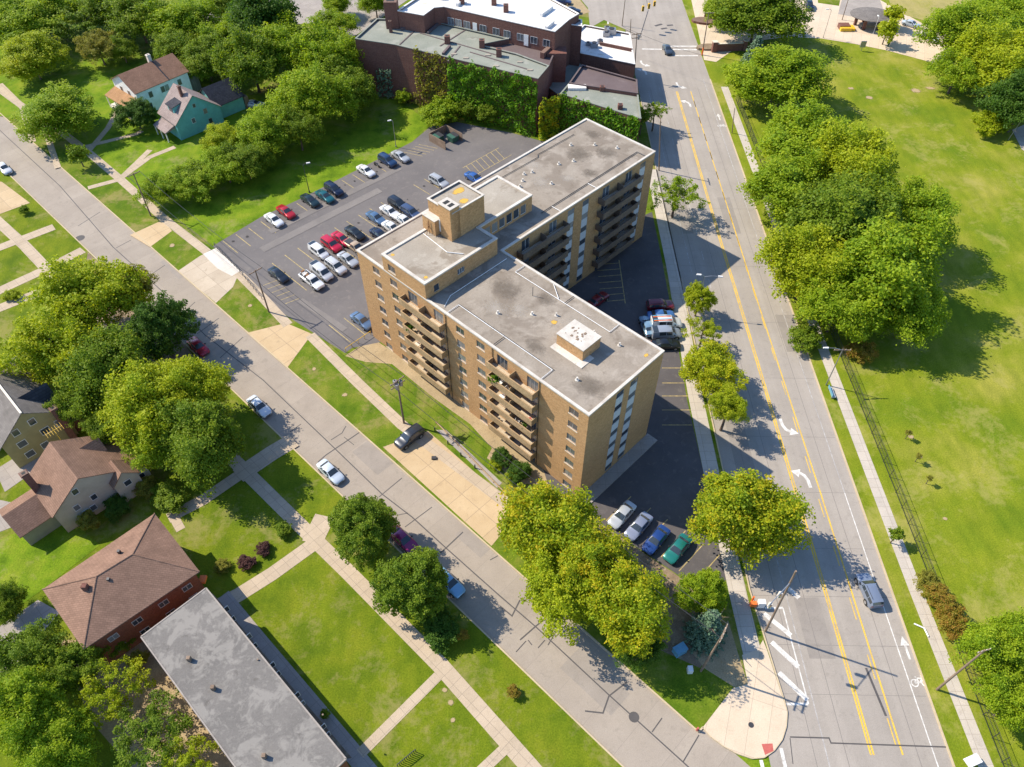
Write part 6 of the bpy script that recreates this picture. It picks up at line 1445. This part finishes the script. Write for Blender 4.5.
p = at(853,31); m_ = MB(); m_.box(p.x - 3.6, p.x - .6, p.y - .5, p.y + .5, 0, .9); m_.box(p.x - .6, p.x + .4, p.y - .3, p.y + 2.2, 0, .75); tag(m_.build('barrier', M['yellow']), 'bright yellow concrete barrier beside the round bus shelter', 'barrier')
p = at(843,29); m_ = MB(); m_.box(p.x - 1.2, p.x + 1.6, p.y - .6, p.y + 1.5, 0, 1.1); tag(m_.build('brick_planter', M['red_brick']), 'brick planter between the yellow barrier and the bus shelter', 'planter')
p = at(861,51); t = empty('notice_board', p, 0, 'grey notice post on the meadow edge below the bus shelter', 'sign'); m_ = MB(); m_.tube((0,0,0),(0,0,2.6),.08,n=8); m_.build('post', M['metal'], t); m_ = MB(); m_.box(-.7,.7,-.12,.12,1.0,2.6); m_.build('board', M['metal'], t)
p = at(888,46); t = empty('hydrant', p, 0, 'dark green hydrant post on the meadow edge', 'hydrant'); m_ = MB(); m_.tube((0,0,0),(0,0,1.0),.25,.2,10); m_.build('barrel', M['bin_green'], t); m_ = MB(); m_.tube((0,0,1.0),(0,0,1.3),.28,.08,10); m_.build('bonnet', M['bin_green'], t)
# corner pieces
p = at(679,652); t = empty('utility_cabinet', p, ST - .3, 'blue utility cabinet in the shade beside the corner lawn', 'cabinet'); m_ = MB(); m_.box(-.75,.75,-.5,.5,0,1.1); m_.build('cabinet', M['blue_box'], t); m_ = MB(); m_.box(-.8,.8,-.55,.55,1.102,1.18); m_.build('lid', M['blue_box'], t)
p = at(689.5,672); m_ = MB(); m_.box(p.x - .3, p.x + .3, p.y - .25, p.y + .45, 0, .9); tag(m_.build('meter_box', M['white_metal']), 'little white box at the foot of the corner pole', 'box')
p = at(697,730); m_ = MB(); m_.tube((p.x, p.y, 0),(p.x, p.y, .75),.16,.12,10); tag(m_.build('fire_hydrant', M['red_pad']), 'red brown hydrant at the kerb of the corner lawn', 'hydrant')
p = at(751,725); m_ = MB(); m_.tube((p.x, p.y, .02),(p.x, p.y, .05),.32,n=14); tag(m_.build('cable_cover', M['dark_metal']), 'dark round cover on the pale corner plaza', 'cover')
p = at(969,763); t = empty('white_sign', p, R(20), 'white board on a post at the bottom right sidewalk', 'sign'); m_ = MB(); m_.box(-.9,.9,-.5,.5,.9,1.05); m_.build('board', M['white_metal'], t); m_ = MB(); m_.tube((0,0,0),(0,0,.9),.05,n=6); m_.build('post', M['metal'], t)
p = at(831,394); t = empty('bus_bench', p, R(90), 'blue grey bench by the kerb under the fence row trees', 'bench'); m_ = MB(); m_.box(-1.1,1.1,-.3,.3,.42,.5); m_.build('seat', M['panel'], t); m_ = MB(); m_.box(-1.1,1.1,.25,.32,.5,1.0); m_.build('backrest', M['blue_box'], t)
for s in (-.9,.9): m_ = MB(); m_.box(s-.05,s+.05,-.25,.25,0,.42); m_.build('leg', M['metal'], t)
p = at(923,630); t = empty('white_pipe', p, R(-40), 'white bent pipe lying across the park sidewalk', 'pipe'); m_ = MB(); m_.path([(-1.2,0,.15),(0,.2,.2),(.8,-.5,.15)], .1); m_.build('pipe', M['white_metal'], t)
# yard bits
p = at(31,517); t = empty('wheelie_bin', p, ST, 'blue wheelie bin behind the cream house garage', 'waste bin'); m_ = MB(); m_.hexa([(-.25,-.25,.05),(.25,-.25,.05),(.25,.25,.05),(-.25,.25,.05)],[(-.33,-.33,1.0),(.33,-.33,1.0),(.33,.33,1.0),(-.33,.33,1.0)]); m_.build('body', M['blue_box'], t); m_ = MB(); m_.box(-.36,.36,-.36,.36,1.002,1.07); m_.build('lid', M['panel'], t)
p = at(37,523); t = empty('yellow_skip', p, ST + .4, 'yellow toy box beside the blue wheelie bin', 'box'); m_ = MB(); m_.hexa([(-.5,-.7,0),(.5,-.7,0),(.5,.7,0),(-.5,.7,0)],[(-.6,-.8,.8),(.6,-.8,.8),(.6,.8,.6),(-.6,.8,.6)]); m_.build('body', M['yellow'], t)
p = at(54,441,2.65); t = empty('television_aerial', at(55,432,8.0), ST, 'old metal aerial above the cream house ridge', 'aerial')
m_ = MB(); m_.tube((0,0,-3),(0,0,.6),.035,n=5); m_.tube((-1.2,0,.4),(1.2,0,.4),.025,n=4)
for k in range(7): x = -1.1 + .37 * k; m_.tube((x,-.8,.42),(x,.8,.42),.02,n=4)
m_.build('aerial', M['yellow'], t)
p = at(198,572,5.2); m_ = MB(); m_.box(p.x-.4,p.x+.4,p.y-.5,p.y+.5,3.0,3.4); tag(m_.build('awning', M['orange']), 'small orange awning at the corner of the brick house', 'awning')
# balcony things
pot_plant(on_balc(15.8, 1), 'large leafy pot plant on the right balcony stack, second from the top', 'bright', 1.3); pot_plant(on_balc(10.2, 3), 'pot plant on the right balcony stack, fourth from the top', 'green', 1.0)
pot_plant(on_balc(34.2, 2), 'pot plant on the left balcony stack, third from the top', 'green', 1.1); pot_plant(on_balc(16.3, 1, -1.1), 'reddish pot plant beside the large leafy one on the right balcony stack', 'rust', 1.0)
patio_table(on_balc(15.0, 1), 'white table on the right balcony stack, second from the top', 'white_metal'); patio_table(on_balc(14.6, 2), 'white table on the right balcony stack, third from the top', 'white_metal'); patio_table(on_balc(33, 3), 'pale table on the left balcony stack, fourth from the top', 'sill')
patio_chair(on_balc(13.4, 1), 'white chair beside the white table on the second right balcony', 'white_metal', ST); patio_chair(on_balc(9.2, 2), 'red chair on the right balcony stack, third from the top', 'red_pad', ST + 1); patio_chair(on_balc(11.5, 3), 'white chair on the right balcony stack, fourth from the top', 'white_metal', ST + .5)
patio_chair(on_balc(15.4, 4), 'dark chair on the right balcony stack, fifth from the top', 'dark_metal', ST + 2); patio_chair(on_balc(31, 1), 'white chair on the left balcony stack, second from the top', 'white_metal', ST + .3); patio_chair(on_balc(29.8, 4), 'dark chair on the left balcony stack, fifth from the top', 'dark_metal', ST - .4)
# ================================================================ light and camera
az = R(-20.0); EL = R(44.5)                    # shadows fall along az
sun_d = bpy.data.lights.new('sun', 'SUN'); sun_d.energy = 4.6; sun_d.angle = R(.5); sun_d.color = (1.0, .90, .74)
sun = bpy.data.objects.new('sun', sun_d); COL.objects.link(sun)
sdir = Vector((math.cos(az) * math.cos(EL), math.sin(az) * math.cos(EL), -math.sin(EL)))
sun.rotation_euler = sdir.to_track_quat('-Z', 'Y').to_euler()
W = bpy.data.worlds.new('World'); SC.world = W; W.use_nodes = True
nt = W.node_tree; bg = nt.nodes['Background']; sky = nt.nodes.new('ShaderNodeTexSky'); sky.sky_type = 'NISHITA'
sky.sun_disc = False; sky.sun_elevation = EL
to = -sdir; sky.sun_rotation = math.atan2(to.x, to.y)
sky.ozone_density = 4.5; sky.air_density = 1.0; sky.dust_density = .4
hs_ = nt.nodes.new('ShaderNodeHueSaturation'); hs_.inputs['Saturation'].default_value = 1.05; nt.links.new(sky.outputs[0], hs_.inputs['Color']); nt.links.new(hs_.outputs[0], bg.inputs[0]); bg.inputs[1].default_value = .15
cd = bpy.data.cameras.new('camera'); cam = bpy.data.objects.new('camera', cd); COL.objects.link(cam)
cam.location = (0, 0, CAMH); cam.rotation_euler = (math.pi / 2 - PITCH, 0, 0)
cd.sensor_width = 36; cd.sensor_fit = 'HORIZONTAL'; cd.lens = FPX / 1024 * 36; cd.clip_start = .5; cd.clip_end = 4000
SC.camera = cam
SC.view_settings.view_transform = 'Standard'; SC.view_settings.look = 'None'; SC.view_settings.exposure = .70
SC.render.engine = 'CYCLES'
